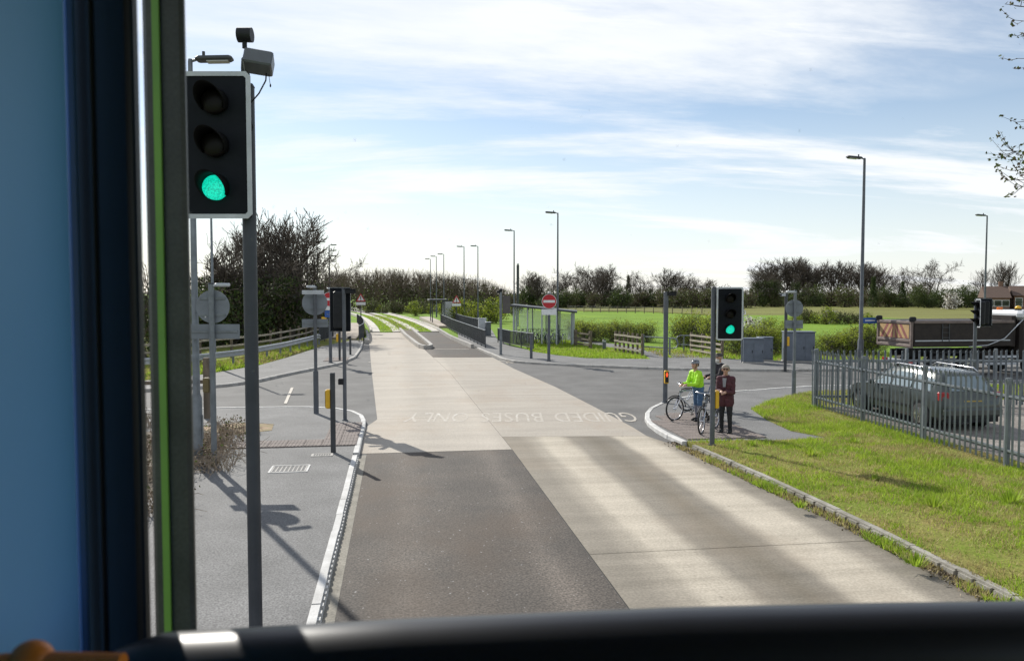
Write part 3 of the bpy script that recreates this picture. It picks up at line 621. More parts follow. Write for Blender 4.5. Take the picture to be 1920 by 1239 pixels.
# second post at the corner
x, y = G(593, 775, .1)
t = thing('sign_post', 'slim corner post with round sign back and plate, left of the black backed signal', 'road sign', (x, y, .10), 0)
hp = TOP(537, x, y) - .1; pole(t, hp, .048, GREYP); autosmooth(MB().cyl((0, 0, 0), (0, 0, 1.25), .075, n=14).build('pole_base', GREYP, t))
disc_sign(t, TOP(568, x, y) - .1, .36, PI + .15); plate_sign(t, TOP(606, x, y) - .1, .74, .24, PI + .15); sign_lamp(t, hp - .02, -.4, .34); plate_sign(t, TOP(548, x, y) - .1, .62, .12, .1, SILVER, -.12, -.05, 'lamp_bar')
# right-hand post with round sign back and plate
x, y = G(1488, 740, .1)
t = thing('sign_post', 'grey post with round sign back and plate beside the palisade corner', 'road sign', (x, y, .10), 0)
hp = TOP(545, x, y) - .1; pole(t, hp, .048, STEEL); autosmooth(MB().cyl((0, 0, 0), (0, 0, .85), .072, n=14).build('pole_base', STEEL, t))
disc_sign(t, TOP(578, x, y) - .1, .30, PI - .2); plate_sign(t, TOP(608, x, y) - .1, .60, .28, PI - .2); sign_lamp(t, hp - .05, -PI * .45, .3)
def no_entry(px, py, top, cy, r, label, plate):
    x, y = G(px, py, .1); t = thing('no_entry_sign', label, 'road sign', (x, y, .10), -.1); hp = TOP(top, x, y) - .1; pole(t, hp, .08, GREYP)
    z = TOP(cy, x, y) - .1; disc_sign(t, z, r, 0, WHITEP, off=-.1); MB().cyl((0, -.122, z), (0, -.118, z), r * .93, n=36).build('red_disc', RED, t)
    MB().box((0, -.1245, z), (r * 1.55, .004, r * .34)).build('white_bar', WHITEP, t); sign_lamp(t, hp, .0, .4); return t, x, y
t, x, y = no_entry(1029, 677, 549, 565, .385, 'red no entry sign with plate reading Except guided buses, before the cycle shelter', 1)
z = TOP(585, x, y) - .1; plate_sign(t, z, .78, .30, 0, WHITEP, -.1)
words_on(t, 'Except', z + .06, 0, -.108, .34, .085, BLACK); words_on(t, 'guided buses', z - .07, 0, -.108, .66, .085, BLACK)
t, x, y = no_entry(620, 680, 541, 561, .37, 'red no entry sign half hidden behind the left signal, with blue plate', 0)
z = TOP(588, x, y) - .1; plate_sign(t, z - .02, .5, .34, 0, BLUES, -.1, .0); plate_sign(t, z + .27, .5, .18, 0, WHITEP, -.1, .0, 'white_plate'); MB().box((0, -.11, z - .02), (.34, .004, .05)).build('white_stripe', WHITEP, t)
MB().box((-.3, -.02, z - .25), (.26, .02, .18), bev=.01).build('yellow_plate', YELLOW, t)
def triangle_sign(px, py, cy, r, label, bottom):
    x, y = G(px, py, .1); t = thing('warning_sign', label, 'road sign', (x, y, .10), 0); pole(t, TOP(cy, x, y) - .1 + r * .8, .05, DARKP); z = TOP(cy, x, y) - .1
    def tri(k, y0, y1, m, nm):
        P = [(k * r * math.cos(a), y0, z + k * r * math.sin(a)) for a in (PI / 2, PI / 2 + 2 * PI / 3, PI / 2 + 4 * PI / 3)]; MB().slab(P, (0, y1 - y0, 0)).build(nm, m, t)
    tri(1, -.08, -.065, RED, 'sign_triangle'); tri(.68, -.085, -.081, WHITEP, 'white_field')
    MB().box((0, -.088, z + .06 * r / .4), (.055 * r / .4, .004, .26 * r / .4), taper=1).ball((0, -.088, z - .13 * r / .4), (.035 * r / .4, .003, .035 * r / .4), 8, 6).build('exclamation_mark', BLACK, t)
    plate_sign(t, z - r * .5 - .2, r * 1.7, .26, 0, WHITEP, -.07); words_on(t, 'Car trap', z - r * .5 - .2, 0, -.079, r * 1.35, .12, BLACK)
triangle_sign(677, 622, 560, .5, 'red warning triangle with exclamation mark left of the tracks', 0)
triangle_sign(856, 612, 563, .55, 'red warning triangle with exclamation mark beside the notice board', 0)
# camera pole with board
x, y = G(939, 665, .1)
t = thing('camera_pole', 'slim grey pole with dark board and camera on top, beside the right railing', 'camera pole', (x, y, .10), 0)
hp = TOP(548, x, y) - .1; pole(t, hp, .075, STEEL); MB().box((.33, .02, TOP(571, x, y) - .1), (.44, .08, 1.0), bev=.02).build('board', mat('brown_grey_board', (.09, .08, .075), .6), t)
bracket(t, (0, 0, hp - .25), (.2, .02, hp - .25)); MB().ball((.0, -.02, hp + .12), (.11, .11, .1)).box((-.12, 0, hp + .02), (.2, .12, .12), bev=.01).build('camera_dome', BLACK, t)
# bus detection mast
x, y = G(1391, 680, .1)
t = thing('antenna_mast', 'thin grey mast with two white hooked antennas behind the right signal', 'mast', (x, y, .08), 0)
hp = TOP(574, x, y) - .08; pole(t, hp, .055, STEEL)
for k, s in ((0, -1), (1, 1)):
    z = hp - .32 - .36 * k
    MB().tube([(s * .13, -.07, z + .11), (0, -.07, z + .12), (-s * .12, -.07, z + .07), (-s * .13, -.07, z - .07), (0, -.07, z - .12), (s * .13, -.07, z - .11)], .022, 6).cyl((s * .1, -.07, z), (-s * .12, -.07, z), .02, n=6).cyl((0, -.07, z), (0, 0, z), .018, n=6).build('antenna_loop', WHITEP, t, True)

# --- lamp columns
def lamp_column(name, label, x, y, h, arm=1.0, adir=PI, heads=1, r=.075, z=.08, m=GREYP, group='street lamp columns'):
    t = thing(name, label, 'street lamp', (x, y, z), adir, group)
    autosmooth(MB().tube([(0, 0, -.15), (0, 0, 1.35), (0, 0, 1.45), (0, 0, h - .06), (0, 0, h)], [r * 1.45, r * 1.45, r, r * .62, r * .5], 12).build('column', m, t))
    MB().box((r * 1.45, 0, .75), (.012, .1, .5), bev=.004).build('access_door', m, t)
    for k in range(heads):
        zz = h - .03 - k * .62
        MB().tube([(0, 0, zz - .02), (arm * .35, 0, zz + .03)], .03, 8).build('arm', m, t)
        o = MB().box((arm * .35 + .33, 0, zz + .05), (.72, .26, .10), bev=.035, ry=-.06).cyl((arm * .35 + .12, 0, zz + .1), (arm * .35 + .12, 0, zz + .19), .03, n=8).build('lamp_head', DARKP, t)
        MB().box((arm * .35 + .4, 0, zz - .005), (.42, .2, .02), ry=-.06).build('lens', mat('lamp_glass', (.4, .4, .38), .25), t)
    return t
sx_, sy_ = G(371, 868, .1)
lamp_column('lamp_column', 'nearest lamp column rising behind the left signal head', sx_, sy_, TOP(112, sx_, sy_) - .1, .4, 0, r=.075, z=.1, m=STEEL)
sx_, sy_ = G(401, 688, .1); lamp_column('lamp_column', 'slender lamp column behind the near left sign post', sx_, sy_, 8.0, .4, 0, z=.05, m=STEEL)
for px, py, lab in ((575, 433, 'lamp column over the bare tree at the left, the taller of two'), (594, 454, 'lamp column left of the stacked floodlight mast')):
    X, Y, u = sight(px, py); k = 5.4 / u; lamp_column('lamp_column', lab, X * k, Y * k, 8.95, .6, 0)
X, Y, u = sight(617, 460); k = 5.4 / u
lamp_column('floodlight_mast', 'dark mast carrying four stacked lamp heads at the left', X * k, Y * k, 8.95, .4, 0, 4, .1, m=DARKP)
for px, py, lab in ((807, 486, 'farthest lamp column over the wooded skyline'), (818, 481, 'middle of three far lamp columns over the wood'), (832, 477, 'nearest of three far lamp columns over the wood'), (870, 463, 'lamp column left of the pair above the notice board'), (896, 462, 'lamp column right of the pair above the grey cabinet'), (964, 433, 'lamp column left of the cycle shelter'), (1046, 400, 'tall lamp column above the no entry sign'), (1851, 405, 'lamp column above the double headed signal by the lorry')):
    X, Y, u = sight(px, py); k = 5.4 / u; lamp_column('lamp_column', lab, X * k, Y * k, 8.95, .5, PI)
X, Y, u = sight(1621, 298); k = 6.1 / u
t = lamp_column('lamp_column', 'tallest lamp column at right with small blue sign', X * k, Y * k, 9.65, .5, PI, r=.09)
z = TOP(601, X * k, Y * k) - .08; o = MB().box((.42, -.02, 0), (.75, .02, .26), bev=.006).build('blue_sign', BLUES, t); o.location = (0, 0, z); o.rotation_euler = (0, 0, PI); MB().box((-.42, .035, z), (.5, .004, .05)).build('white_line', WHITEP, t)
X, Y, u = sight(971, 497); k = 3.0 / u
t = thing('camera_mast', 'thick plain mast with small camera on top left of the cycle shelter', 'mast', (X * k, Y * k, .08)); pole(t, 6.5, .14, DARKP); MB().ball((0, 0, 6.62), (.13, .13, .1)).build('camera_dome', SILVER, t, True)

# --- cabinets
def cabinet(label, c, d, rz, m=GREYP, doors=2, name='equipment_cabinet'):
    t = thing(name, label, 'cabinet', (c[0], c[1], .08), rz); w, dp, h = d
    MB().box((0, 0, h / 2 + .04), (w, dp, h - .08), bev=.012).build('body', m, t); MB().box((0, 0, .02), (w + .06, dp + .06, .12)).build('plinth', CONC, t)
    MB().box((0, 0, h + .03), (w + .07, dp + .07, .06), bev=.02).build('lid', SILVER if m is GREYP else m, t)
    for i in range(doors):
        dw = w / doors; dr = MB().box((-w / 2 + dw * (i + .5), -dp / 2 - .006, h / 2 + .03), (dw - .04, .014, h - .2), bev=.004).build('door', m, t)
        MB().box((-w / 2 + dw * (i + .5) + dw * .36, -dp / 2 - .024, h / 2), (.025, .025, .14)).build('handle', BLACK, dr)
    return t
CABG = mat('cabinet_grey', (.135, .16, .20), .55, (.105, .125, .155), 3, fine=.05)
x0, y0 = G(1411, 682, .08); cabinet('low blue grey cabinet left of the pair behind the right signal', (x0 + .15, y0 + .35), (1.0, .6, 1.22), -.25, CABG, 2)
x0, y0 = G(1438, 678, .08); cabinet('narrow blue grey cabinet joined to the low one', (x0 + .1, y0 + .45), (.72, .5, 1.2), -.25, CABG, 1)
x0, y0 = G(1502, 680, .08); cabinet('large blue grey cabinet behind the round sign back', (x0 + .1, y0 + .5), (1.45, .8, 1.52), -.25, CABG, 3)
x0, y0 = G(905, 630, .1); cabinet('tall pale cabinet behind the right hand railing', (x0, y0 + .3), (.62, .5, 1.42), 0, SILVER, 1)
x0, y0 = G(914, 631, .1); cabinet('squat grey cabinet beside the pale one', (x0 + .1, y0 + .3), (.4, .5, 1.15), 0, GREYP, 1)

# --- railings with dark infill
def railing(label, pl, h, z=.1, m=DARKP, panel=2.0):
    root = thing('guard_railing', label, 'railing', (0, 0, 0)); pts = resample(pl, panel); pts.append(Vector(pl[-1]))
    for i, p in enumerate(pts): MB().box((p.x, p.y, z + h / 2 - .1), (.06, .06, h + .24)).build('post', m, root)
    for a, b in zip(pts, pts[1:]):
        L = (b - a).length
        if L < .2: continue
        for zz, nm in ((h, 'top_rail'), (.14, 'bottom_rail')): MB().tube([(a.x, a.y, z + zz), (b.x, b.y, z + zz)], .028 if nm == 'top_rail' else .02, 6).build(nm, STEEL if nm == 'top_rail' else m, root)
        n = int(L / .075); mb = MB()
        for k in range(1, n):
            q = a + (b - a) * (k / n); mb.box((q.x, q.y, z + h / 2 + .07), (.02, .02, h - .16))
        o = mb.build('infill', m, root); o['kind'] = 'stuff'
    return root
railing('long dark railing climbing beside the right hand track', [G(910, 652, .1), G(880, 637, .1), G(850, 622, .1), (4.9, 90)], 1.12)
railing('short dark railing behind the notice board', [(7.6, 68), (6.9, 80), (6.6, 98)], 1.15)
railing('dark railing in front of the parked bicycles', [G(1000, 656, .1), (7.35, 52.0), (7.1, 55.5)], 1.02)
railing('dark curved railing left of the tracks', [(-2.75, 57.6), (-2.62, 62), (-2.9, 70), (-3.4, 78), (-4.6, 92)], 1.15)
railing('short dark railing end beyond the guard rail', [(-5.5, 57), (-5.2, 60), (-5.0, 63)], 1.1)

# --- cycle shelter with bikes
sh = thing('cycle_shelter', 'open cycle shelter with dark tilted roof and clear panels', 'shelter', (0, 0, .09))
A, B, C, D = (8.3, 57.4), (11.6, 52.2), (12.9, 53.4), (9.6, 58.6)
A, B, D, C = (8.0, 54.0), (11.5, 51.2), (8.9, 57.2), (12.4, 54.4)
zr = lambda s: 2.62 - .42 * s
mb = MB(); P = []
for (p, s) in ((A, 0), (B, 1), (C, 1), (D, 0)): P.append((p[0], p[1], zr(s)))
mb.slab([Vector(q) + Vector(((1 if i in (1, 2) else -1) * .3, (-1 if i in (0, 1) else 1) * .3, 0)) for i, q in enumerate(P)], (0, 0, .12)); mb.build('roof', DARKP, sh)
GLZ = bpy.data.materials.new('clear_panel'); GLZ.use_nodes = True; tt = GLZ.node_tree; bb = tt.nodes['Principled BSDF']; bb.inputs['Base Color'].default_value = (.75, .85, .83, 1); bb.inputs['Roughness'].default_value = .1; bb.inputs['Alpha'].default_value = .28
edge = lambda p, q, k: (p[0] + (q[0] - p[0]) * k, p[1] + (q[1] - p[1]) * k)
for (p, q, s0, s1, n) in ((A, B, 0, 1, 4), (B, C, 1, 1, 4), (D, C, 0, 1, 4), (A, D, 0, 0, 2)):
    for i in range(n + 1):
        if (p, q) != (A, B) and i in (0, n) and (p, q) != (B, C): continue
        e = edge(p, q, i / n); s = s0 + (s1 - s0) * i / n; MB().box((e[0], e[1], zr(s) / 2), (.08, .08, zr(s)), -.5).build('post', SILVER, sh)
    if (p, q) in ((A, B),): continue
    for i in range(n):
        a, b = edge(p, q, (i + .06) / n), edge(p, q, (i + .94) / n); s = s0 + (s1 - s0) * (i + .5) / n; zt = zr(s) - .2
        nrm = Vector((b[1] - a[1], a[0] - b[0])).normalized() * .008
        MB().slab([(a[0], a[1], .2), (b[0], b[1], .2), (b[0], b[1], zt), (a[0], a[1], zt)], (nrm.x, nrm.y, 0)).build('panel', GLZ, sh)
# bus shelter, notice board
bs = thing('bus_shelter', 'far dark roofed bus shelter on the right platform', 'shelter', (4.75, 92, .30), 0)
MB().box((-.1, 0, 2.55), (2.2, 5.5, .16), bev=.03).build('roof', DARKP, bs)
for dx, dy in ((-.8, -2.4), (.6, -2.4), (-.8, 2.4), (.6, 2.4), (.6, 0)): MB().box((dx, dy, 1.24), (.1, .1, 2.48)).build('post', DARKP, bs)
MB().box((.6, -1.2, 1.3), (.02, 2.2, 1.7)).build('panel', GLZ, bs); MB().box((.6, 1.2, 1.3), (.02, 2.2, 1.7)).build('panel', GLZ, bs)
x, y = G(840, 604, .1)
nb = thing('notice_board', 'pale framed notice board facing the road beside the railing', 'notice board', (x, y, .1), 0)
for s in (-1, 1): MB().box((s * .78, 0, 1.15), (.08, .08, 2.5)).build('post', DARKP, nb)
MB().box((0, -.03, 1.55), (1.56, .05, 2.05)).build('frame', DARKP, nb); MB().box((0, -.06, 1.55), (1.42, .02, 1.9)).build('poster_panel', mat('pale_panel', (.50, .51, .54), .4, (.44, .45, .48), 2), nb)

# --- timber rails, gate, stile
def post_rail(label, pl, h, n_rails, m=TIMBER, pm=TIMBER, post=.13, spacing=1.6, z=.07, name='timber_fence', pale=False):
    t = thing(name, label, 'fence', (0, 0, z)); pts = resample(pl, spacing)
    if (Vector(pl[-1]) - pts[-1]).length > .4: pts.append(Vector(pl[-1]))
    for p in pts: MB().box((p.x, p.y, h / 2 - .05), (post, post, h + .16 + R.uniform(-.03, .03)), R.uniform(-.1, .1)).build('post', pm, t)
    for a, b in zip(pts, pts[1:]):
        d = b - a; c = (a + b) / 2; n = Vector((d.y, -d.x)).normalized() * (post / 2 + .022)
        for k in range(n_rails):
            zz = h * (k + .75) / (n_rails + .2); MB().box((c.x + n.x, c.y + n.y, zz + R.uniform(-.015, .015)), (d.length + .02, .04, .10), math.atan2(d.y, d.x), ry=R.uniform(-.006, .006)).build('rail', m, t)
    return t
post_rail('dark post and rail fence piece right of the cycle shelter', [G(1079, 650, .07), G(1107, 655, .07)], 1.12, 3, post=.18, spacing=9)
post_rail('timber stile of close set posts with pale rails', [G(1154, 659, .07), G(1205, 668, .07)], 1.22, 3, TIMBERL, TIMBER, .11, .62, name='timber_stile')
post_rail('pale four rail timber fence behind the cyclists', [G(1296, 662, .07), G(1330, 668, .07), G(1354, 673, .07)], 1.2, 4, TIMBERL, TIMBER, .12, 1.5)
post_rail('weathered three rail fence climbing behind the guard rail', [(-13, 38.5), (-9.2, 43.5), (-7.6, 49), (-6.6, 58), (-6.2, 66)], 1.25, 3, TIMBERL, TIMBER, .12, 2.4)
post_rail('dark timber posts and rail at the far left footway edge', [(-9.5, 22.6), (-7.1, 23.0), (-5.3, 22.9)], 1.7, 1, TIMBER, TIMBER, .15, 1.8)
x, y = G(1252, 672, .07)
t = thing('field_gate', 'low tubular metal barrier gate with rounded end', 'gate', (0, 0, .07))
g0, g1 = Vector(G(1206, 664, .07)), Vector(G(1262, 668, .07))
for zz in (1.02, .45): MB().cyl((g0.x, g0.y, zz), (g1.x, g1.y, zz), .035, n=8).build('bar', STEEL, t)
MB().tube([(g1.x, g1.y, 1.02), (g1.x + .2, g1.y - .02, .95), (g1.x + .28, g1.y - .03, .73), (g1.x + .2, g1.y - .02, .5), (g1.x, g1.y, .45)], .035, 8).build('rounded_end', STEEL, t, True)
MB().cyl((g0.x, g0.y, -.1), (g0.x, g0.y, 1.15), .06, n=10).build('hinge_post', STEEL, t); MB().cyl((g1.x - .2, g1.y, -.1), (g1.x - .2, g1.y, 1.02), .045, n=10).build('latch_post', STEEL, t)
t = thing('field_gate', 'second rounded metal barrier end beside the pale timber fence', 'gate', (0, 0, .07))
g0, g1 = Vector(G(1296, 661, .07)), Vector(G(1276, 660, .07))
for zz in (1.0, .45): MB().cyl((g0.x, g0.y, zz), (g1.x, g1.y, zz), .035, n=8).build('bar', STEEL, t)
MB().tube([(g1.x, g1.y, 1.0), (g1.x - .2, g1.y, .93), (g1.x - .28, g1.y, .72), (g1.x - .2, g1.y, .5), (g1.x, g1.y, .45)], .035, 8).build('rounded_end', STEEL, t, True)
MB().cyl((g1.x + .2, g1.y, -.1), (g1.x + .2, g1.y, 1.0), .045, n=10).build('latch_post', STEEL, t)

# --- steel crash barrier on the left
gr = thing('crash_barrier', 'galvanised steel crash barrier curving along the far left footway', 'crash barrier', (0, 0, .08))
pl = resample([(-20, 33.2), (-13, 34.2), (-9.6, 36.2), (-7.6, 40.4), (-6.4, 46), (-5.6, 52), (-5.3, 55.5), (-5.6, 57.5)], 1.0); sec = [(0, .0), (.05, .035), (.05, .095), (0, .135), (0, .175), (.05, .215), (.05, .275), (0, .31)]
mb = MB(); n = len(sec) * 2
zt = lambda i: .44 - .30 * max(0, (i - len(pl) + 3) / 3)
for i, p in enumerate(pl):
    t_ = (pl[min(i + 1, len(pl) - 1)] - pl[max(i - 1, 0)]).normalized(); nn = Vector((t_.y, -t_.x))
    for off in (0, .006):
        for d, z in sec: mb.v.append((p.x + nn.x * (d + off), p.y + nn.y * (d + off), zt(i) + z))
for i in range(len(pl) - 1):
    for k in (0, 8):
        for j in range(7): mb.f.append((i * 16 + k + j, i * 16 + k + j + 1, (i + 1) * 16 + k + j + 1, (i + 1) * 16 + k + j)); mb.m.append(0)
    for j in (0, 7): mb.f.append((i * 16 + j, i * 16 + 8 + j, (i + 1) * 16 + 8 + j, (i + 1) * 16 + j)); mb.m.append(0)
autosmooth(mb.build('rail_beam', mat('bright_galvanised', (.42, .44, .46), .4, (.34, .36, .38), 4, metal=.5), gr), 50)
for i in range(1, len(pl) - 1, 2): p = pl[i]; MB().box((p.x - .07, p.y + .03, .3), (.1, .12, .85)).build('post', STEEL, gr)

# --- palisade fence
PALM = mat('palisade_steel', (.24, .265, .29), .45, (.18, .2, .22), 4, metal=.4, fine=.06)
pale = MB(); w = .064; hh = 1.78
sec = [(-w / 2, .012), (-w / 4, 0), (0, .016), (w / 4, 0), (w / 2, .012)]
for y_ in (0, .004):
    for z in (.04, hh - .14): pale.v += [(x_, y_ + d, z) for x_, d in sec]
    pale.v += [(-w / 2, y_ + .012, hh - .05), (-w / 4, y_ - .03, hh - .06), (0, y_ - .015, hh), (w / 4, y_ - .03, hh - .06), (w / 2, y_ + .012, hh - .05)]
for k in (0, 15):
    for r_ in (0, 5):
        for j in range(4): pale.f.append((k + r_ + j, k + r_ + j + 1, k + r_ + 5 + j + 1, k + r_ + 5 + j)); pale.m.append(0)
pale_me = pale.mesh('pale', PALM)
def palisade(label, a, b, extra=None):
    a, b = Vector(a), Vector(b); L = (b - a).length; d = (b - a) / L; ang = math.atan2(d.y, d.x); root = thing('palisade_fence', label, 'fence', (a.x, a.y, .12), ang)
    n = int(L / .178)
    for i in range(n + 1):
        o = link('pale', pale_me, root, loc=(i * .178, 0, R.uniform(-.008, .008))); o.rotation_euler = (R.uniform(-.008, .008), R.uniform(-.012, .012), R.uniform(-.05, .05))
    for i in range(int(L / 2.75) + 1):
        MB().box((i * 2.75 + .076, .06, .86), (.06, .1, 1.84)).build('post', STEEL, root)
    for z in (.32, 1.42): MB().box((L / 2, .035, z), (L, .045, .045)).box((L / 2, .055, z - .024), (L, .008, .07)).build('rail', PALM, root)
CORNER = (12.62, 22.45)
palisade('long steel palisade fence running along the grass verge', CORNER, (11.85, 9.5))
cd_ = Vector((math.cos(YAW), -math.sin(YAW)))
palisade('rear steel palisade fence between the car and the lorry', (CORNER[0] + .1, CORNER[1] + .02), (CORNER[0] + 13.5 * cd_.x, CORNER[1] + 13.5 * cd_.y))

# ================================================================ VEHICLES, CYCLES, PEOPLE
def wheel(t, c, r, w, axis, rim_m, spokes=5, name='wheel'):
    """axis: unit vector of the axle pointing outwards"""
    ax = Vector(axis); c = Vector(c)
    o = autosmooth(MB().tube([c - ax * w / 2, c - ax * w * .42, c + ax * w * .42, c + ax * w / 2], [r * .9, r, r, r * .9], 28).build(name, RUBBER, t), 30)
    rim = MB().tube([c + ax * (w / 2 - .02), c + ax * (w / 2 + .004)], [r * .66, r * .64], 24).build('rim', rim_m, o)
    sp = MB(); u = ax.cross(Vector((0, 0, 1))).normalized(); v = Vector((0, 0, 1))
    for i in range(spokes):
        a = 2 * PI * i / spokes; d = u * math.cos(a) + v * math.sin(a); e = u * -math.sin(a) + v * math.cos(a)
        sp.slab([c + ax * (w / 2 + .005) + d * r * .1 + e * r * .07, c + ax * (w / 2 + .005) + d * r * .6 + e * r * .1, c + ax * (w / 2 + .005) + d * r * .6 - e * r * .1, c + ax * (w / 2 + .005) + d * r * .1 - e * r * .07], ax * .012)
    sp.build('spokes', CHROME, o); return o
# --- estate car in the compound
CARP = mat('grey_green_car_paint', (.078, .088, .083), .22, (.07, .08, .076), 3, metal=.3, spec=.6)
GLASSC = mat('car_glass', (.22, .28, .31), .08, (.17, .22, .25), 2, spec=1.0)
car = thing('parked_car', 'dark grey green estate car parked inside the palisade fence', 'car', (14.35, 19.95, .125), 0)
ST = [(-2.20, .70, .40, .66, .60, .70), (-2.12, .82, .30, .84, .72, .90), (-2.02, .86, .26, .92, .70, 1.02), (-1.90, .87, .24, .94, .64, 1.22), (-1.72, .875, .22, .95, .60, 1.40), (-1.45, .88, .20, .95, .60, 1.46), (-.6, .88, .2, .95, .61, 1.49), (.15, .88, .2, .94, .60, 1.45), (.62, .88, .2, .92, .62, 1.24), (1.02, .88, .2, .90, .72, .97), (1.6, .86, .22, .82, .70, .86), (1.95, .80, .26, .70, .66, .74), (2.15, .68, .34, .56, .56, .60)]
def ring(q):
    y, w, zb, zw, wr, zr_ = q
    half = [(w * .86, zb), (w * .98, zb + .10), (w, (zb + zw) / 2), (w * .97, zw), (wr + .05, zr_ - .10 if zr_ - zw > .25 else zw + (zr_ - zw) * .5), (wr - .03, zr_ - .02), (wr * .5, zr_)]
    return [(x, y, z) for x, z in half] + [(-x, y, z) for x, z in reversed(half)]
mb = MB(); rn = 14
for q in ST: mb.v += ring(q)
for i in range(len(ST) - 1):
    for j in range(rn): mb.f.append((i * rn + j, i * rn + (j + 1) % rn, (i + 1) * rn + (j + 1) % rn, (i + 1) * rn + j)); mb.m.append(0)
mb.f += [tuple(range(rn - 1, -1, -1)), tuple(range((len(ST) - 1) * rn, len(ST) * rn))]; mb.m += [0, 0]
autosmooth(mb.build('body', CARP, car), 35)
def side_pt(y, k, off=.006):
    for a, b in zip(ST, ST[1:]):
        if a[0] <= y <= b[0]: f = (y - a[0]) / (b[0] - a[0]); q = [a[i] + (b[i] - a[i]) * f for i in range(6)]; break
    y_, w, zb, zw, wr, zr_ = q; p0 = (w * .97, zw); p1 = (wr + .05, zr_ - .10 if zr_ - zw > .25 else zw + (zr_ - zw) * .5)
    return (p0[0] + (p1[0] - p0[0]) * k + off, y, p0[1] + (p1[1] - p0[1]) * k)
for s in (-1, 1):
    for y0, y1, tk0, tk1 in ((-1.72, -1.0, .86, .96), (-.93, -.12, .96, .96), (-.05, .62, .96, .9)):
        P = [side_pt(y0 + .03, .08), side_pt(y1, .08), side_pt(y1 - (.08 if y1 > .5 else 0), tk1), side_pt(y0 + .06, tk0)]
        MB().slab([(s * a, b, c) for a, b, c in P], (s * .006, 0, 0)).build('side_window', GLASSC, car)
    for y in (-1.35, 1.33):
        MB().cyl((s * .70, y, .34), (s * .889, y, .34), .37, n=26).build('wheel_arch', BLACK, car); wheel(car, (s * .80, y, .315), .315, .2, (s, 0, 0), CHROME)
    MB().box((s * .735, -2.03, .87), (.24, .17, .22), bev=.02, rz=s * .3).build('tail_light', mat('tail_light_red', (.35, .01, .015), .2, spec=.7), car)
    MB().box((s * .62, 1.98, .64), (.34, .16, .14), bev=.03, rz=-s * .3).build('headlight', mat('headlight_glass', (.6, .62, .64), .1), car)
    MB().box((s * .97, .62, .98), (.17, .1, .12), bev=.03).build('door_mirror', CARP, car); MB().tube([(s * .6, -1.55, 1.44), (s * .6, -1.4, 1.53), (s * .6, .0, 1.55), (s * .6, .2, 1.46)], .018, 6).build('roof_rail', CHROME, car, True)
    for y in (-.55, .3): MB().box((s * .885, y, .84), (.02, .14, .025), bev=.005).build('door_handle', CARP, car)
    MB().box((s * .885, -.15, .5), (.012, 2.2, .05)).build('rubbing_strip', BLACK, car)
    MB().tube([(s * (side_pt(y, .03)[0] + .004), y, side_pt(y, .03)[2]) for y in (-1.75, -1.2, -.5, .1, .65)], .012, 5).build('belt_trim', CHROME, car)
    for y in (-.97, -.08, .68): MB().box((s * .883, y, .62), (.008, .012, .6)).build('door_seam', BLACK, car)
MB().slab([(-.56, -2.03, 1.00), (.56, -2.03, 1.00), (.52, -1.80, 1.35), (-.52, -1.80, 1.35)], (0, -.02, .01)).build('rear_window', GLASSC, car)
MB().slab([(-.62, .97, 1.0), (.62, .97, 1.0), (.54, .30, 1.40), (-.54, .30, 1.40)], (0, .01, .02)).build('windscreen', GLASSC, car)
MB().box((0, -2.17, .48), (1.62, .16, .22), bev=.05).build('rear_bumper', CARP, car); MB().box((0, -2.165, .72), (.52, .03, .115)).build('number_plate', mat('yellow_plate', (.55, .38, .04), .5), car); MB().box((0, -2.08, .30), (1.5, .1, .16)).build('valance', BLACK, car)

# --- tipper lorry
lo = thing('tipper_lorry', 'dark tipper lorry with chevron tailgate driving away on the side road', 'lorry', (21.8, 31.85, 0), 0)
BODYB = mat('lorry_body_black', (.026, .021, .020), .55, (.040, .032, .028), 3, spec=.2); DUST = mat('dusty_brown_steel', (.20, .15, .13), .6, (.13, .10, .09), 4)
zb, zt_ = 1.30, 2.42
MB().box((2.4, 0, (zb + zt_) / 2), (4.7, 2.42, zt_ - zb), bev=.03).build('tipper_body', BODYB, lo)
for s in (-1, 1):
    MB().box((2.4, s * 1.225, zt_ - .05), (4.75, .08, .12), bev=.015).build('top_rail', DUST, lo); MB().box((2.35, s * 1.222, zb + .27), (4.5, .04, .05)).build('side_rail', SILVER, lo)
    for i in range(2): MB().box((1.35 + .32 * i, s * 1.235, zb + .62), (.035, .03, .75)).build('ladder_rail', DARKP, lo)
    for i in range(3): MB().box((1.51, s * 1.235, zb + .4 + .22 * i), (.30, .025, .03)).build('ladder_rung', DARKP, lo)
    for x in (1.35, 2.7, 5.9): wheel(lo, (x, s * 1.03, .5), .5, .3, (0, s, 0), DARKP, 8)
    MB().box((2.25, s * 1.05, 1.06), (2.7, .5, .06)).build('mudguard', BLACK, lo)
    for zz in (.55, .85): MB().box((4.25, s * 1.2, zz), (1.6, .05, .1)).build('side_guard', SILVER, lo)
    MB().box((-.02, s * 1.18, zt_ + .07), (.30, .14, .22), bev=.04).build('hinge_lug', BLACK, lo)
for dy in (-.42, .42): MB().box((3.4, dy, .98), (6.6, .14, .3)).build('chassis_rail', BLACK, lo)
MB().box((4.25, 0, .82), (1.3, 1.5, .6), bev=.04).build('fuel_tank', BODYB, lo)
tg = MB().box((-.03, 0, (zb + zt_) / 2 - .03), (.06, 2.44, zt_ - zb + .02), bev=.01).build('tailgate', DUST, lo)
for zz in (zt_ - .07, zb + .05, zb + .27): MB().box((-.085, 0, zz), (.05, 2.42, .11), bev=.01).build('cross_bar', DUST, tg)
for s in (-1, 1): MB().box((-.083, s * 1.16, (zb + zt_) / 2), (.046, .1, zt_ - zb - .15)).build('side_bar', DUST, tg)
cy0, cy1, cz0, cz1 = -1.02, 1.02, zb + .36, zt_ - .16
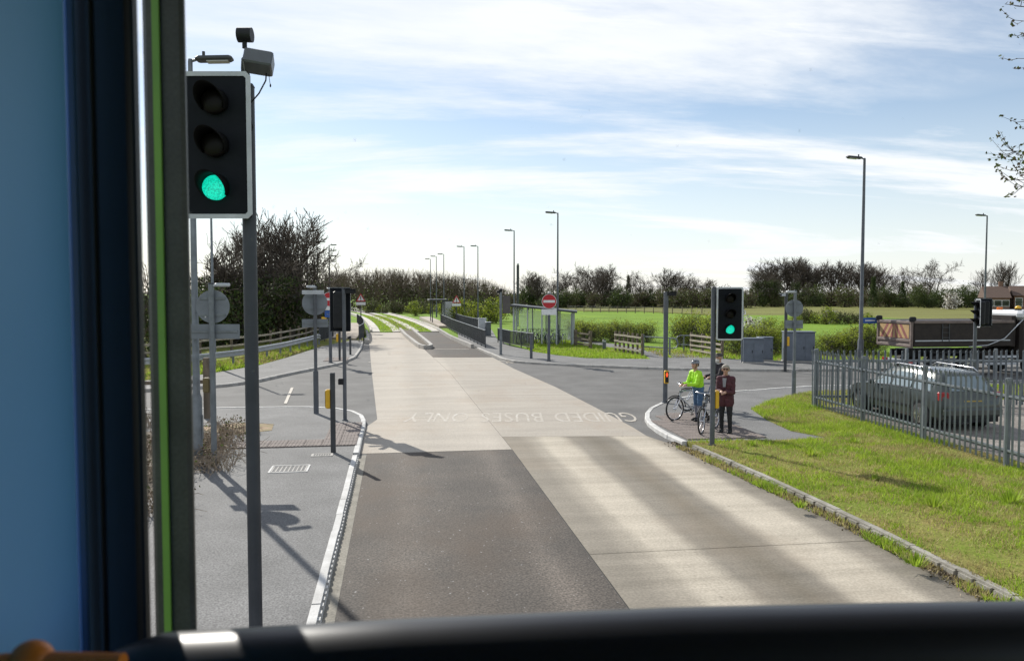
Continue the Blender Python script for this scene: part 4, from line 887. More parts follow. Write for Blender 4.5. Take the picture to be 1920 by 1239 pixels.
MB().box((-.068, 0, (cz0 + cz1) / 2), (.012, cy1 - cy0, cz1 - cz0)).build('chevron_board', mat('faded_yellow', (.46, .30, .12), .65, (.36, .24, .12), 4), tg)
hgt = cz1 - cz0; REDC = mat('faded_red', (.27, .09, .08), .65, (.21, .07, .06), 4)
for s in (-1, 1):
    for k in range(3):
        a = .02 + k * .36; b = a + .17                               # slanting bars rising towards the middle
        P = [(s * (1.0 - a), cz0), (s * (1.0 - b), cz0), (s * max(.02, 1.0 - b - hgt * .75), cz1), (s * max(.02, 1.0 - a - hgt * .75), cz1)]
        MB().slab([(-.078, y, z) for y, z in P], (.003, 0, 0)).build('chevron_stripe', REDC, tg)
MB().box((.2, 0, .62), (.14, 2.2, .16)).build('rear_bumper', SILVER, lo)
for s in (-1, 1): MB().box((.12, s * .9, .66), (.05, .34, .12)).build('tail_light', MATS['tail_light_red'], lo)
CABW = mat('white_cab_paint', (.62, .63, .64), .35, (.55, .56, .57), 3)
MB().box((6.1, 0, 1.55), (1.9, 2.4, 1.75), bev=.1).build('cab', BODYB, lo); MB().box((6.05, 0, 2.64), (1.95, 2.35, .42), bev=.14).build('cab_roof', CABW, lo)
for s in (-1, 1): MB().box((6.4, s * 1.205, 2.0), (1.0, .02, .7), bev=.005).build('cab_window', GLASSD, lo); MB().box((7.1, s * 1.42, 2.0), (.12, .24, .6), bev=.03).build('mirror', BLACK, lo)
MB().box((4.95, 0, 1.95), (.2, 2.0, 1.35)).build('headboard', BODYB, lo); MB().cyl((5.5, -.6, 2.82), (5.5, -.6, 2.92), .14, n=12).build('beacon_base', BLACK, lo); MB().ball((5.5, -.6, 2.96), (.13, .13, .1)).build('beacon', mat('amber_lens', (.8, .45, .03), .2), lo, True)
MB().cyl((5.6, .6, 2.82), (5.6, .6, 2.97), .12, n=12).build('beacon', mat('amber_red_lens', (.7, .16, .03), .2), lo)
MB().tube([(2.6, -1.26, 1.3), (3.5, -1.28, 1.36), (4.3, -1.28, 1.65), (4.9, -1.26, 2.2), (5.2, -1.22, 2.45)], .022, 6).build('hose', SILVER, lo, True)

# --- bicycles
def bicycle(label, loc, rz, frame_m, simple=False, group=None, basket=False, steer=0.0, lean=0.0):
    t = thing('bicycle', label, 'bicycle', loc, rz, group); t.rotation_euler = (lean, 0, rz); r = .335; wb = 1.04; xf, xr = wb / 2, -wb / 2
    def tb(p, q, rad, nm, m, par=t): return MB().cyl(p, q, rad, n=8).build(nm, m, par)
    def whl(x, a=0.0):
        e = MB().torus((0, 0, 0), (0, 1, 0), r - .02, .021, 32, 8).build('wheel', RUBBER, t, True); e.location = (x, 0, r); e.rotation_euler = (0, 0, a)
        MB().torus((0, 0, 0), (0, 1, 0), r - .046, .012, 32, 5).build('rim', CHROME, e, True)
        sp = MB()
        for i in range(12 if simple else 20):
            q = 2 * PI * i / (12 if simple else 20); sp.cyl((0, .02 * (-1) ** i, 0), ((r - .045) * math.cos(q), 0, (r - .045) * math.sin(q)), .0022, n=3)
        o = sp.cyl((0, -.045, 0), (0, .045, 0), .022, n=8).build('spokes', CHROME, e); return e
    whl(xr); hx, hz = xf - .20, .80; whl(xf, steer)
    bb_, st_, hd, hl = (xr + .44, 0, .29), (xr + .27, 0, .80), (hx, 0, hz + .02), (hx + .045, 0, hz - .13)
    fr = MB()
    for p, q, rad in ((bb_, st_, .016), (st_, hd, .016), (bb_, hl, .019), (hd, hl, .02)): fr.cyl(p, q, rad, n=8)
    for s in (-1, 1): fr.cyl((xr, s * .055, r), (bb_[0], s * .03, bb_[2]), .010, n=6); fr.cyl((xr, s * .055, r), (st_[0], s * .02, st_[2] - .06), .008, n=6)
    fr.build('frame', frame_m, t)
    fk = MB()
    for s in (-1, 1): fk.tube([(hl[0], s * .02, hl[2] - .01), (hl[0] + .02, s * .05, hl[2] - .08), (xf - .03, s * .05, r + .06), (xf, s * .05, r)], [.014, .014, .012, .009], 6)
    fk.build('fork', CHROME, t)
    MB().cyl(hd, (hx - .03, 0, .99), .014, n=8).tube([(hx - .18, -.30, 1.0), (hx - .05, -.24, 1.02), (hx - .01, -.08, 1.0), (hx - .01, .08, 1.0), (hx - .05, .24, 1.02), (hx - .18, .30, 1.0)], .012, 6).build('handlebar', CHROME if not simple else BLACK, t, True)
    MB().cyl(st_, (st_[0] - .03, 0, .93), .013, n=8).build('seat_post', CHROME, t)
    sx0 = st_[0] - .03; sd_ = MB(); P = [(sx0 - .14, .075), (sx0 - .10, .085), (sx0 + .0, .05), (sx0 + .14, .018), (sx0 + .14, -.018), (sx0, -.05), (sx0 - .10, -.085), (sx0 - .14, -.075)]; sd_.prism(P, .925, .975); autosmooth(sd_.build('saddle', BLACK, t), 60)
    if not simple:
        for s in (-1, 1): MB().box((hx - .17, s * .30, 1.0), (.1, .034, .034), bev=.008).build('grip', BLACK, t); MB().box((bb_[0] + s * .12, s * .13, bb_[2] - s * .12), (.09, .08, .025), bev=.005).cyl((bb_[0], s * .07, bb_[2]), (bb_[0] + s * .12, s * .09, bb_[2] - s * .12), .011, n=6).build('pedal', BLACK, t)
        MB().torus((bb_[0], -.05, bb_[2]), (0, 1, 0), .085, .008, 20, 5).cyl((bb_[0], -.056, bb_[2]), (bb_[0], -.044, bb_[2]), .05, n=12).tube([(bb_[0], -.05, bb_[2] + .09), (xr, -.05, r + .04)], .006, 4).tube([(bb_[0], -.05, bb_[2] - .09), (xr, -.05, r - .04)], .006, 4).build('chainset', DARKP, t)
        for x in (xf, xr):
            n = 14; pts = [(x + (r + .03) * math.cos(a), 0, r + (r + .03) * math.sin(a)) for a in [math.radians(35 + i * 140 / n) for i in range(n + 1)]]
            MB().tube(pts, .016, 5).build('mudguard', BLACK if x == xf else frame_m, t, True)
        rk = MB().box((xr - .02, 0, r + .42), (.36, .11, .014))
        for s in (-1, 1): rk.cyl((xr, s * .055, r), (xr - .1, s * .05, r + .41), .006, n=5); rk.cyl((xr, s * .055, r), (xr + .1, s * .05, r + .41), .006, n=5)
        rk.build('luggage_rack', DARKP, t); MB().cyl((xf - .19, 0, .80), (xf - .12, 0, .80), .03, n=10).build('front_lamp', CHROME, t)
        if basket: MB().box((xr - .02, -.12, r + .22), (.30, .12, .34), bev=.03).build('pannier_bag', mat('grey_bag', (.30, .33, .38), .8, (.22, .25, .3), 6), t)
    return t
FRS = mat('silver_frame', (.5, .52, .55), .35, metal=.5); FRK_ = mat('black_frame', (.02, .02, .022), .35); FRB = mat('blue_frame', (.04, .10, .25), .35); FRR = mat('dark_red_frame', (.2, .02, .02), .35)
bicycle('silver bicycle held by the cyclist in the bright yellow green jacket', (8.02, 20.70, .10), math.atan2(-.29, -.96), FRS, basket=True, steer=.12, lean=.0)
bicycle('dark bicycle in front of the man in the maroon jacket', (7.80, 18.85, .10), math.atan2(-.742, -.664), FRK_, steer=.1)
bicycle('bicycle held by the man in the flat cap', (9.05, 22.3, .10), PI + .1, FRB)
for i in range(9):
    f = i / 8.0; bx = 8.55 + 2.5 * f; by = 54.6 - 2.0 * f
    bicycle('parked bicycle in the cycle shelter, number %s from the left' % ('one two three four five six seven eight nine'.split()[i]), (bx, by, .10), PI * .5 - .55 + R.uniform(-.12, .12), (FRK_, FRB, FRR, FRS)[i % 4], True, 'bicycles in the shelter', lean=R.uniform(-.08, .08))
rk = thing('cycle_rack', 'row of bright hoops holding the parked bicycles', 'cycle rack', (0, 0, .10))
for i in range(10):
    f = (i - .5) / 8.0; bx = 8.55 + 2.5 * f; by = 54.3 - 2.0 * f; d = Vector((math.cos(PI * .5 - .55), math.sin(PI * .5 - .55))) * .35
    MB().tube([(bx - d.x, by - d.y, -.05), (bx - d.x, by - d.y, .62), (bx - d.x * .7, by - d.y * .7, .75), (bx + d.x * .7, by + d.y * .7, .75), (bx + d.x, by + d.y, .62), (bx + d.x, by + d.y, -.05)], .026, 8).build('hoop', mat('bright_hoop', (.6, .61, .62), .35, metal=.5), rk, True)

# --- people: one continuous body each, clothes as children
SKIN = mat('skin', (.50, .30, .22), .55, (.42, .24, .17), 12)
def person(label, loc, rz, J, cloth, extras):
    """J: joints in the person's own frame (facing +X, left = +Y); cloth: tag -> material"""
    t = thing('person', label, 'person', loc, rz); V = Vector; j = {k: V(v) for k, v in J.items() if isinstance(v, tuple)}; prim = []
    def cap(a, b, r0, r1, tg): prim.append((V(a), V(b), r0, r1, tg))
    cap(j['pelvis'] + V((0, .045, 0)), j['pelvis'] - V((0, .045, 0)), .125, .125, 'jacket' if 'coat' in J else 'trousers')
    if 'coat' in J:
        for s in (-.07, .07): cap(j['pelvis'] + V((0, s, 0)), j['pelvis'] + V((.01, s * 1.2, -J['coat'])), .118, .112, 'jacket')
    up = (j['neck'] - j['pelvis']).normalized()
    for s in (-1, 1):
        L = 'l' if s > 0 else 'r'; o = V((0, s * .055, 0))
        cap(j['pelvis'] + o + up * .10, j['chest'] + o * 1.2, .112, .122, 'jacket'); cap(j['chest'] + o * 1.2, j['neck'] + o * .8 - up * .10, .120, .075, 'jacket')
        cap(j['neck'] - up * .07, j['sh_' + L], .055, .058, 'jacket'); cap(j['sh_' + L], j['el_' + L], .058, .048, 'jacket'); cap(j['el_' + L], j['wr_' + L], .05, .036, 'jacket')
        h = j['wr_' + L]; d = (j['wr_' + L] - j['el_' + L]).normalized(); pd = (d + V((0, 0, -.25))).normalized(); cap(h + d * .015, h + pd * .075, .034, .036, 'skin')
        side = d.cross(V((0, 0, 1))); side = side.normalized() if side.length > .2 else V((0, 1, 0)); curl = (pd * .6 + V((0, 0, -.8))).normalized()
        for k in range(4):
            b0 = h + pd * .09 + side * (-.030 + .020 * k); ln = (.034, .042, .040, .030)[k]; m1 = b0 + pd * ln * .8; cap(b0, m1, .0095, .009, 'skin'); cap(m1, m1 + curl * ln, .009, .008, 'skin')
        cap(h + pd * .03 + side * (-s * .03), h + pd * .075 + side * (-s * .058) + V((0, 0, -.01)), .011, .009, 'skin')
        cap(j['hip_' + L], j['kn_' + L], .088, .060, 'trousers'); cap(j['kn_' + L], j['an_' + L] + V((0, 0, .04)), .058, .042, 'shin')
        a = j['an_' + L]; f = V((math.cos(J.get('toe', 0)), math.sin(J.get('toe', 0)) * 1.0, 0)); cap(a + V((0, 0, -.0)) - f * .04, a + f * .16 + V((0, 0, -.028)), .045, .036, 'shoes')
    hc, hd = j['head'], V((math.cos(J.get('look', 0)), math.sin(J.get('look', 0)), J.get('nod', 0))).normalized(); hs = V((-hd.y, hd.x, 0)).normalized(); hu = hd.cross(hs)
    cap(j['neck'] - up * .04, hc - hu * .05 - hd * .015, .056, .052, 'skin')
    cap(hc - hd * .02 + hu * .02, hc + hd * .012 + hu * .018, .094, .088, 'skin'); cap(hc + hd * .035 - hu * .05, hc + hd * .045 - hu * .085, .058, .042, 'skin')
    cap(hc + hd * .092 + hu * .015, hc + hd * .108 - hu * .02, .010, .014, 'skin')
    for s in (-1, 1): cap(hc + hs * s * .088 + hu * .015, hc + hs * s * .092 - hu * .03, .015, .011, 'skin')
    mb = MB()
    for a, b, r0, r1, tg in prim:
        if (b - a).length < 1e-4: b = a + V((0, 0, .001))
        d = (b - a).normalized(); rings = [a - d * r0 * .95, a - d * r0 * .6, a, b, b + d * r1 * .6, b + d * r1 * .95]; mb.tube(rings, [r0 * .3, r0 * .8, r0, r1, r1 * .8, r1 * .3], 10)
    tmp = mb.build('tmp', SKIN); md = tmp.modifiers.new('r', 'REMESH'); md.mode = 'VOXEL'; md.voxel_size = .0105; sm = tmp.modifiers.new('s', 'SMOOTH'); sm.factor = .5; sm.iterations = 3
    bpy.context.view_layer.update(); me = bpy.data.meshes.new_from_object(tmp.evaluated_get(bpy.context.evaluated_depsgraph_get())); bpy.data.objects.remove(tmp)
    n = len(me.vertices); co = np.empty(n * 3); me.vertices.foreach_get('co', co); co = co.reshape(-1, 3); nor = np.empty(n * 3); me.vertices.foreach_get('normal', nor); nor = nor.reshape(-1, 3)
    best = np.full(n, 9.); bt = np.zeros(n, int); names = ['skin', 'jacket', 'trousers', 'shin', 'shoes']
    for a, b, r0, r1, tg in prim:
        a, b = np.array(a), np.array(b); d = b - a; L2 = max(d @ d, 1e-9); k = np.clip((co - a) @ d / L2, 0, 1); dist = np.linalg.norm(co - a - k[:, None] * d, axis=1) - (r0 + (r1 - r0) * k); u = dist < best; best[u] = dist[u]; bt[u] = names.index(tg)
    polys = [tuple(p.vertices) for p in me.polygons]; body = me; body.materials.clear(); body.materials.append(SKIN); body.polygons.foreach_set('use_smooth', [True] * len(polys)); link('body', body, t)
    for k, tg in enumerate(names):
        m = cloth.get(tg)
        if m is None: continue
        fs = [p for p in polys if sum(bt[i] == k for i in p) * 2 >= len(p)]
        if not fs: continue
        ids = sorted({i for p in fs for i in p}); mp = {i: q for q, i in enumerate(ids)}; off = {'jacket': .014, 'trousers': .009, 'shin': .007, 'shoes': .008}[tg]
        fold = np.array([math.sin(co[i][2] * 55 + co[i][1] * 30) * math.sin(co[i][0] * 40 + co[i][2] * 23) * .005 if tg != 'shoes' else 0 for i in ids])
        vv = [tuple(co[i] + nor[i] * (off + fold[q])) for q, i in enumerate(ids)]
        c = bpy.data.meshes.new(tg); c.from_pydata(vv, [], [tuple(mp[i] for i in p) for p in fs]); c.materials.append(m); c.polygons.foreach_set('use_smooth', [True] * len(fs)); c.update()
        link({'shin': 'lower_legs'}.get(tg, tg), c, t)
    F = Matrix((( hd.x, hs.x, hu.x, hc.x), (hd.y, hs.y, hu.y, hc.y), (hd.z, hs.z, hu.z, hc.z), (0, 0, 0, 1)))   # head frame: x = forward
    def onhead(o): o.matrix_local = F; return o
    for s in (-1, 1): onhead(MB().ball((.088, s * .034, .022), (.008, .013, .008), 8, 6).build('eye', BLACK, t))
    onhead(MB().box((.088, 0, -.058), (.012, .042, .009), bev=.003).build('mouth', mat('lips', (.3, .1, .09), .6), t))
    def dome(rx, ry, rz, z0, m, nm, cx=-.015, cz=.02, zcut=-.2):
        b = MB(); n_, m_ = 18, 9
        for i in range(m_ + 1):
            a = PI / 2 - (PI / 2 - zcut) * i / m_
            for q in range(n_): b.v.append((cx + rx * math.cos(a) * math.cos(2 * PI * q / n_), ry * math.cos(a) * math.sin(2 * PI * q / n_), cz + rz * math.sin(a) + (z0 * max(0, math.cos(2 * PI * q / n_)) * (i / m_))))
        b.f = [(i * n_ + q, (i + 1) * n_ + q, (i + 1) * n_ + (q + 1) % n_, i * n_ + (q + 1) % n_) for i in range(m_) for q in range(n_)]; b.m = [0] * len(b.f); return onhead(b.build(nm, m, t, True))
    extras(t, j, onhead, dome); return t
def stance(h=1.72, lean=0.0, hands=None, look=0.0, nod=0.0, feet=((.02, .11), (-.06, -.11)), coat=0.0):
    k = h / 1.72; J = {'pelvis': (0, 0, .93 * k), 'chest': (lean * .5, 0, 1.24 * k), 'neck': (lean, 0, 1.46 * k), 'head': (lean + .03, 0, 1.605 * k), 'look': look, 'nod': nod}
    if coat: J['coat'] = coat
    for s, L in ((1, 'l'), (-1, 'r')):
        J['sh_' + L] = (lean * .95, s * .168, 1.375 * k); w = Vector(hands[0 if s > 0 else 1]); sh = Vector(J['sh_' + L]); mid = (w + sh) / 2; d = (w - sh); L2 = .58 * k
        bend = math.sqrt(max(0, (L2 / 2) ** 2 - (d.length / 2) ** 2)); J['el_' + L] = tuple(mid + Vector((-.35, s * .35, -.87)).normalized() * bend); J['wr_' + L] = tuple(w)
        fx, fy = feet[0 if s > 0 else 1]; J['hip_' + L] = (0, s * .085, .90 * k); J['kn_' + L] = (fx * .5 + .025, s * .095 * .5 + fy * .5, .49 * k); J['an_' + L] = (fx, fy, .075)
    return J
HIVIS = mat('high_visibility_jacket', (.42, .80, .02), .6, (.34, .68, .02), 7); JEANS = mat('blue_jeans', (.07, .14, .25), .85, (.05, .10, .19), 9); SHINS = mat('grey_leggings', (.22, .22, .26), .8, (.17, .17, .2), 9)
MAROON = mat('maroon_jacket', (.085, .020, .030), .75, (.055, .014, .020), 8); BLKT = mat('black_trousers', (.012, .012, .014), .85, (.018, .018, .02), 8); DKJ = mat('dark_jacket', (.025, .018, .024), .8, (.018, .014, .018), 8)
HAIRG = mat('grey_hair', (.42, .38, .33), .8, (.30, .27, .23), 30); HELM = mat('grey_helmet', (.22, .23, .25), .4, (.16, .17, .19), 8)
def ex1(t, j, onhead, dome):
    dome(.128, .108, .118, .0, HELM, 'helmet', -.018, .03, .05)
    v = MB()
    for k in range(-2, 3): v.box((-.01, k * .036, .128 - abs(k) * .012), (.15, .014, .02), bev=.004)
    onhead(v.build('helmet_vent', BLACK, t)); onhead(MB().tube([(.02, .095, .02), (.04, .06, -.09), (.04, -.06, -.09), (.02, -.095, .02)], .006, 5).build('chin_strap', BLACK, t)); dome(.100, .098, .10, .06, mat('brown_hair', (.10, .07, .05), .8), 'hair', -.025, .0, -.55)
    MB().slab([(.045, -.150, .98), (-.01, -.158, 1.02), (-.02, -.160, 1.30), (.02, -.155, 1.30)], (0, -.012, 0)).build('side_panel', BLACK, t)
person('cyclist in bright yellow green jacket, jeans and grey helmet holding a bicycle', (8.12, 20.36, .10), math.atan2(-.29, -.96), stance(1.68, .10, ((.42, .06, 1.04), (.40, -.16, 1.03)), .1, -.05), {'jacket': HIVIS, 'trousers': JEANS, 'shin': SHINS, 'shoes': BLACK}, ex1)
def ex2(t, j, onhead, dome):
    dome(.108, .103, .108, .075, HAIRG, 'hair', -.022, .022, -.6)
    onhead(MB().box((.098, .036, .022), (.012, .056, .034), bev=.005).box((.098, -.036, .022), (.012, .056, .034), bev=.005).box((.10, 0, .028), (.008, .02, .008)).box((.05, .098, .026), (.10, .006, .008)).box((.05, -.098, .026), (.10, .006, .008)).build('sunglasses', BLACK, t))
    MB().torus(tuple(j['neck'] + Vector((0, 0, -.02))), (.15, 0, 1), .072, .026, 18, 7).build('collar', MAROON, t, True); MB().slab([(.142, -.05, 1.40), (.142, .05, 1.40), (.158, .03, 1.18), (.158, -.03, 1.18)], (.012, 0, 0)).build('shirt_front', mat('grey_shirt', (.3, .3, .33), .8), t)
person('man in maroon jacket and sunglasses standing with hands together at his waist', (8.12, 18.55, .10), math.atan2(-.78, -.62), stance(1.72, .02, ((.27, .07, 1.06), (.28, -.05, 1.08)), .25, -.08, ((.03, .12), (.0, -.10)), .16), {'jacket': MAROON, 'trousers': BLKT, 'shin': BLKT, 'shoes': BLACK}, ex2)
def ex3(t, j, onhead, dome):
    dome(.118, .110, .085, .0, mat('brown_cap', (.07, .06, .05), .85, (.05, .042, .036), 20), 'flat_cap', -.01, .05, .0); onhead(MB().box((.115, 0, .055), (.09, .15, .014), bev=.006, ry=.15).build('cap_peak', MATS['brown_cap'], t))
    onhead(MB().ball((.065, 0, -.085), (.055, .062, .06), 12, 8).build('beard', mat('white_beard', (.62, .60, .56), .85), t, True)); dome(.100, .098, .08, .06, HAIRG, 'hair', -.03, .0, -.6)
    MB().torus(tuple(j['neck'] + Vector((0, 0, -.02))), (.15, 0, 1), .070, .024, 18, 7).build('collar', mat('white_collar', (.55, .55, .55), .8), t, True)
person('bearded man in flat cap and dark jacket behind the signal pole', (9.48, 22.0, .10), PI + .15, stance(1.72, .06, ((.42, .10, 1.05), (.40, -.22, 1.04)), .3, -.05, coat=.1), {'jacket': DKJ, 'trousers': BLKT, 'shin': BLKT, 'shoes': BLACK}, ex3)

# ================================================================ VEGETATION
def bare_tree(seed, h=10.0, spread=.55, kids=(8, 5, 4, 4), trunk=.22, twig=.018, up=.35, clear=.22, forks=1):
    """skeleton as list of (level, points, radii)"""
    r = random.Random(seed); out = []
    def grow(p, d, L, rad, lev):
        n = 5 if lev == 0 else 3; pts = [p]; rs = [rad]; dd = d
        for i in range(n):
            dd = (dd + Vector((r.gauss(0, .10), r.gauss(0, .10), r.gauss(0, .06) + (up * .12 if lev else .02)))).normalized(); pts.append(pts[-1] + dd * (L / n)); rs.append(max(twig * .7, rad * (1 - .75 * (i + 1) / n)))
        out.append((lev, pts, rs))
        if lev >= len(kids): return
        k = kids[lev] + r.randint(-1, 1)
        for c in range(k):
            f = (clear if lev == 0 else .2) + (1 - (clear if lev == 0 else .2)) * (c + r.random() * .8) / k; f = min(f, .98); q = f * n; i = int(q); b = pts[i].lerp(pts[min(i + 1, n)], q - i); t = (pts[min(i + 1, n)] - pts[i]).normalized()
            a = r.random() * 2 * PI + c * 2.4; u = t.cross(Vector((0.3, .2, 1))).normalized(); w = t.cross(u); side = u * math.cos(a) + w * math.sin(a); ang = r.uniform(.45, .95) * (1.25 - .45 * f) * (spread / .55)
            nd = (t * math.cos(ang) + side * math.sin(ang)).normalized(); nd.z += up * .5; nd.normalize()
            grow(b, nd, L * r.uniform(.48, .68) * (1.12 - .45 * f if lev == 0 else 1), max(twig, rs[i] * .62), lev + 1)
    for k in range(forks):
        a = 2 * PI * k / max(forks, 1) + r.random(); d = Vector((math.cos(a) * .28, math.sin(a) * .28, 1)).normalized() if forks > 1 else Vector((r.gauss(0, .03), r.gauss(0, .03), 1)).normalized()
        grow(Vector((0, 0, -.3)), d, h * (.72 if forks == 1 else .66), trunk, 0)
    top = max(q.z for _, pts, _ in out for q in pts); s = h / top
    return [(lv, [q * s for q in pts], rs) for lv, pts, rs in out]
def skel_mesh(name, skel, m, sides=3, levels=None):
    V = []; F = []
    for lv, pts, rs in skel:
        if levels is not None and lv not in levels: continue
        ns = 7 if lv == 0 else sides; b0 = len(V)
        for i, p in enumerate(pts):
            t = (pts[min(i + 1, len(pts) - 1)] - pts[max(i - 1, 0)]).normalized(); u = t.cross(Vector((.31, .17, .93))).normalized(); w = t.cross(u)
            for k in range(ns): a = 2 * PI * k / ns; V.append(p + (u * math.cos(a) + w * math.sin(a)) * rs[i])
        for i in range(len(pts) - 1):
            for k in range(ns): F.append((b0 + i * ns + k, b0 + i * ns + (k + 1) % ns, b0 + (i + 1) * ns + (k + 1) % ns, b0 + (i + 1) * ns + k))
    return np_mesh(name, np.array([tuple(q) for q in V]), np.array(F), m)
def leaf_quads(C, size, jitter=.6):
    n = len(C); a = RN.normal(size=(n, 3)); a /= np.linalg.norm(a, axis=1)[:, None]; b = RN.normal(size=(n, 3)); b -= (b * a).sum(1)[:, None] * a; b /= np.linalg.norm(b, axis=1)[:, None]
    s = size * (1 - jitter / 2 + jitter * RN.random(n))[:, None]; V = np.empty((n, 4, 3)); V[:, 0] = C - a * s * .5; V[:, 1] = C + b * s * .32; V[:, 2] = C + a * s * .5; V[:, 3] = C - b * s * .32
    return V.reshape(-1, 3)
def leaf_mesh(name, C, size, mats, split=0.0):
    V = leaf_quads(C, size); n = len(C); mi = (RN.random(n) < split).astype(int) if split else None
    return np_mesh(name, V, np.arange(n * 4).reshape(-1, 4), mats, mi)
def clumps(n_cl, per, box, cr, z0=.0, shape=1.0, seed=None):
    """leaf centres: clumps spread over an egg-shaped volume, denser at the shell"""
    g = np.random.default_rng(seed) if seed is not None else RN; d = g.normal(size=(n_cl, 3)); d /= np.linalg.norm(d, axis=1)[:, None]; d *= (g.random(n_cl) ** .4)[:, None]
    c = d * np.array(box) / 2; c[:, 2] += box[2] / 2 + z0; k = 1 - (shape - 1) * 0; c[:, :2] *= (1 - .45 * np.clip((c[:, 2:3] - z0) / box[2] - .5, 0, 1) * shape)
    r = cr * (.6 + .8 * g.random(n_cl)); P = np.repeat(c, per, 0) + g.normal(size=(n_cl * per, 3)) * np.repeat(r, per)[:, None] * .5; P[:, 2] = np.maximum(P[:, 2], .03); return P
VAR = {}
def tree(name, label, x, y, h, kind, group, rz=None, wide=1.0, z=-.1):
    t = thing(name, label, 'tree', (x, y, z), R.random() * 6.28 if rz is None else rz, group)
    if kind not in VAR:
        v = {}
        if kind.startswith('bare'):
            k = int(kind[4:]); sk = bare_tree(11 + k * 7, 10, (.5, .62, .55, .48, .7, .52)[k % 6], ((9, 6, 5, 4), (8, 6, 5, 3), (9, 6, 5, 4), (7, 5, 4, 4), (7, 6, 5, 3), (11, 6, 4, 4))[k % 6], .22, .027, (.35, .2, .3, .5, .15, .45)[k % 6], (.25, .15, .3, .2, .12, .3)[k % 6], (1, 2, 1, 3, 2, 1)[k % 6])
            v['trunk'] = skel_mesh('trunk', sk, BARK, 3, (0,)); v['crown'] = skel_mesh('crown', sk, BARK, 3, (1, 2, 3, 4))
        elif kind.startswith('ivy'):
            k = int(kind[3:]); sk = bare_tree(90 + k, 10, .6, (8, 5, 4, 3), .24, .03, .3, .2, 2 - k % 2)
            v['trunk'] = skel_mesh('trunk', sk, BARK, 3, (0,)); v['crown'] = skel_mesh('crown', sk, BARK, 3, (1, 2, 3, 4)); pts = np.array([tuple(q) for lv, P, _ in sk if lv <= 2 for q in P if q.z < 6.4]); C = np.repeat(pts, 22, 0) + RN.normal(size=(len(pts) * 22, 3)) * .30; v['ivy_leaves'] = leaf_mesh('ivy_leaves', C, .2, [IVY, OLIVE], .2)
        elif kind == 'cone':
            sk = bare_tree(300, 10, .6, (14, 5, 3), .18, .03, -.1, .06); C = []
            for i in range(220): f = RN.random() ** .8; a = RN.random() * 6.28; rr = 1.9 * (1 - f) ** .8 * (.55 + .45 * RN.random()); C.append((rr * math.cos(a), rr * math.sin(a), .4 + 9.5 * f))
            C = np.repeat(np.array(C), 26, 0); C = C + RN.normal(size=C.shape) * .28; v['trunk'] = skel_mesh('trunk', sk, BARK, 3, (0, 1)); v['crown'] = leaf_mesh('crown', C, .26, [IVY, OLIVE], .12)
        elif kind == 'round':
            sk = bare_tree(310, 10, .65, (8, 5, 4), .2, .03, .2, .1); C = clumps(170, 34, (9.5, 9.5, 8.6), 1.0, .9, .5); v['trunk'] = skel_mesh('trunk', sk, BARK, 3, (0, 1, 2)); v['crown'] = leaf_mesh('crown', C, .33, [OLIVE, IVY], .35)
        VAR[kind] = v
    s = h / 10.0; t.scale = (s * wide, s * wide, s)
    for nm, me in VAR[kind].items(): link(nm, me, t)
    return t
def along(px, dist):
    X, Y, u = sight(px, 560); k = dist / math.hypot(X, Y); return X * k, Y * k
def tree_at(px, top, dist, kind, label, group, name='bare_tree', wide=1.0):
    x, y = along(px, dist); h = TOP(top, x, y, px) + .1; return tree(name, label, x, y, h, kind, group, wide=wide)
gM = 'bare trees along the middle of the far field edge'; gR = 'bare trees along the right of the far field edge'
def n_th(i): return 'first second third fourth fifth sixth seventh eighth ninth tenth eleventh twelfth thirteenth fourteenth'.split()[i]
for i, (px, top, kd, w) in enumerate(((984, 506, 'bare0', .9), (1010, 512, 'bare3', .8), (1048, 516, 'bare1', .8), (1072, 506, 'bare2', .8), (1092, 498, 'bare4', .9), (1112, 491, 'bare1', .95), (1131, 496, 'bare3', .8), (1196, 506, 'bare4', .9), (1243, 501, 'bare0', .95), (1272, 507, 'bare4', .95), (1300, 510, 'bare1', 1.0), (1322, 519, 'bare2', .9))):
    tree_at(px, top, 208 + R.uniform(-10, 14), kd, '%s bare tree from the left in the middle far row' % n_th(i), gM, wide=w * 1.35)
for i, (px, top, kd, w) in enumerate(((1432, 496, 'bare4', .9), (1445, 488, 'bare5', .9), (1466, 481, 'bare1', .95), (1484, 479, 'bare3', .9), (1500, 480, 'bare4', .9), (1520, 484, 'bare0', .95), (1541, 491, 'bare2', .8), (1566, 486, 'bare3', .8), (1592, 487, 'bare5', .8), (1616, 490, 'bare3', .8), (1640, 489, 'bare0', .9), (1664, 494, 'bare2', .8), (1690, 498, 'bare4', .7))):
    tree_at(px, top, 262 + R.uniform(-10, 12), kd, '%s bare tree from the left in the right far row' % n_th(i), gR, wide=w * 1.4)
tree_at(1747, 484, 255, 'bare4', 'lone rounded bare tree right of the tall lamp column', 'lone bare trees at the right', wide=.95)
tree_at(1852, 497, 235, 'bare2', 'thin bare tree left of the far houses', 'lone bare trees at the right', wide=.7); tree_at(1884, 487, 232, 'bare3', 'gaunt bare tree rising behind the far house roofs', 'lone bare trees at the right', wide=.75)
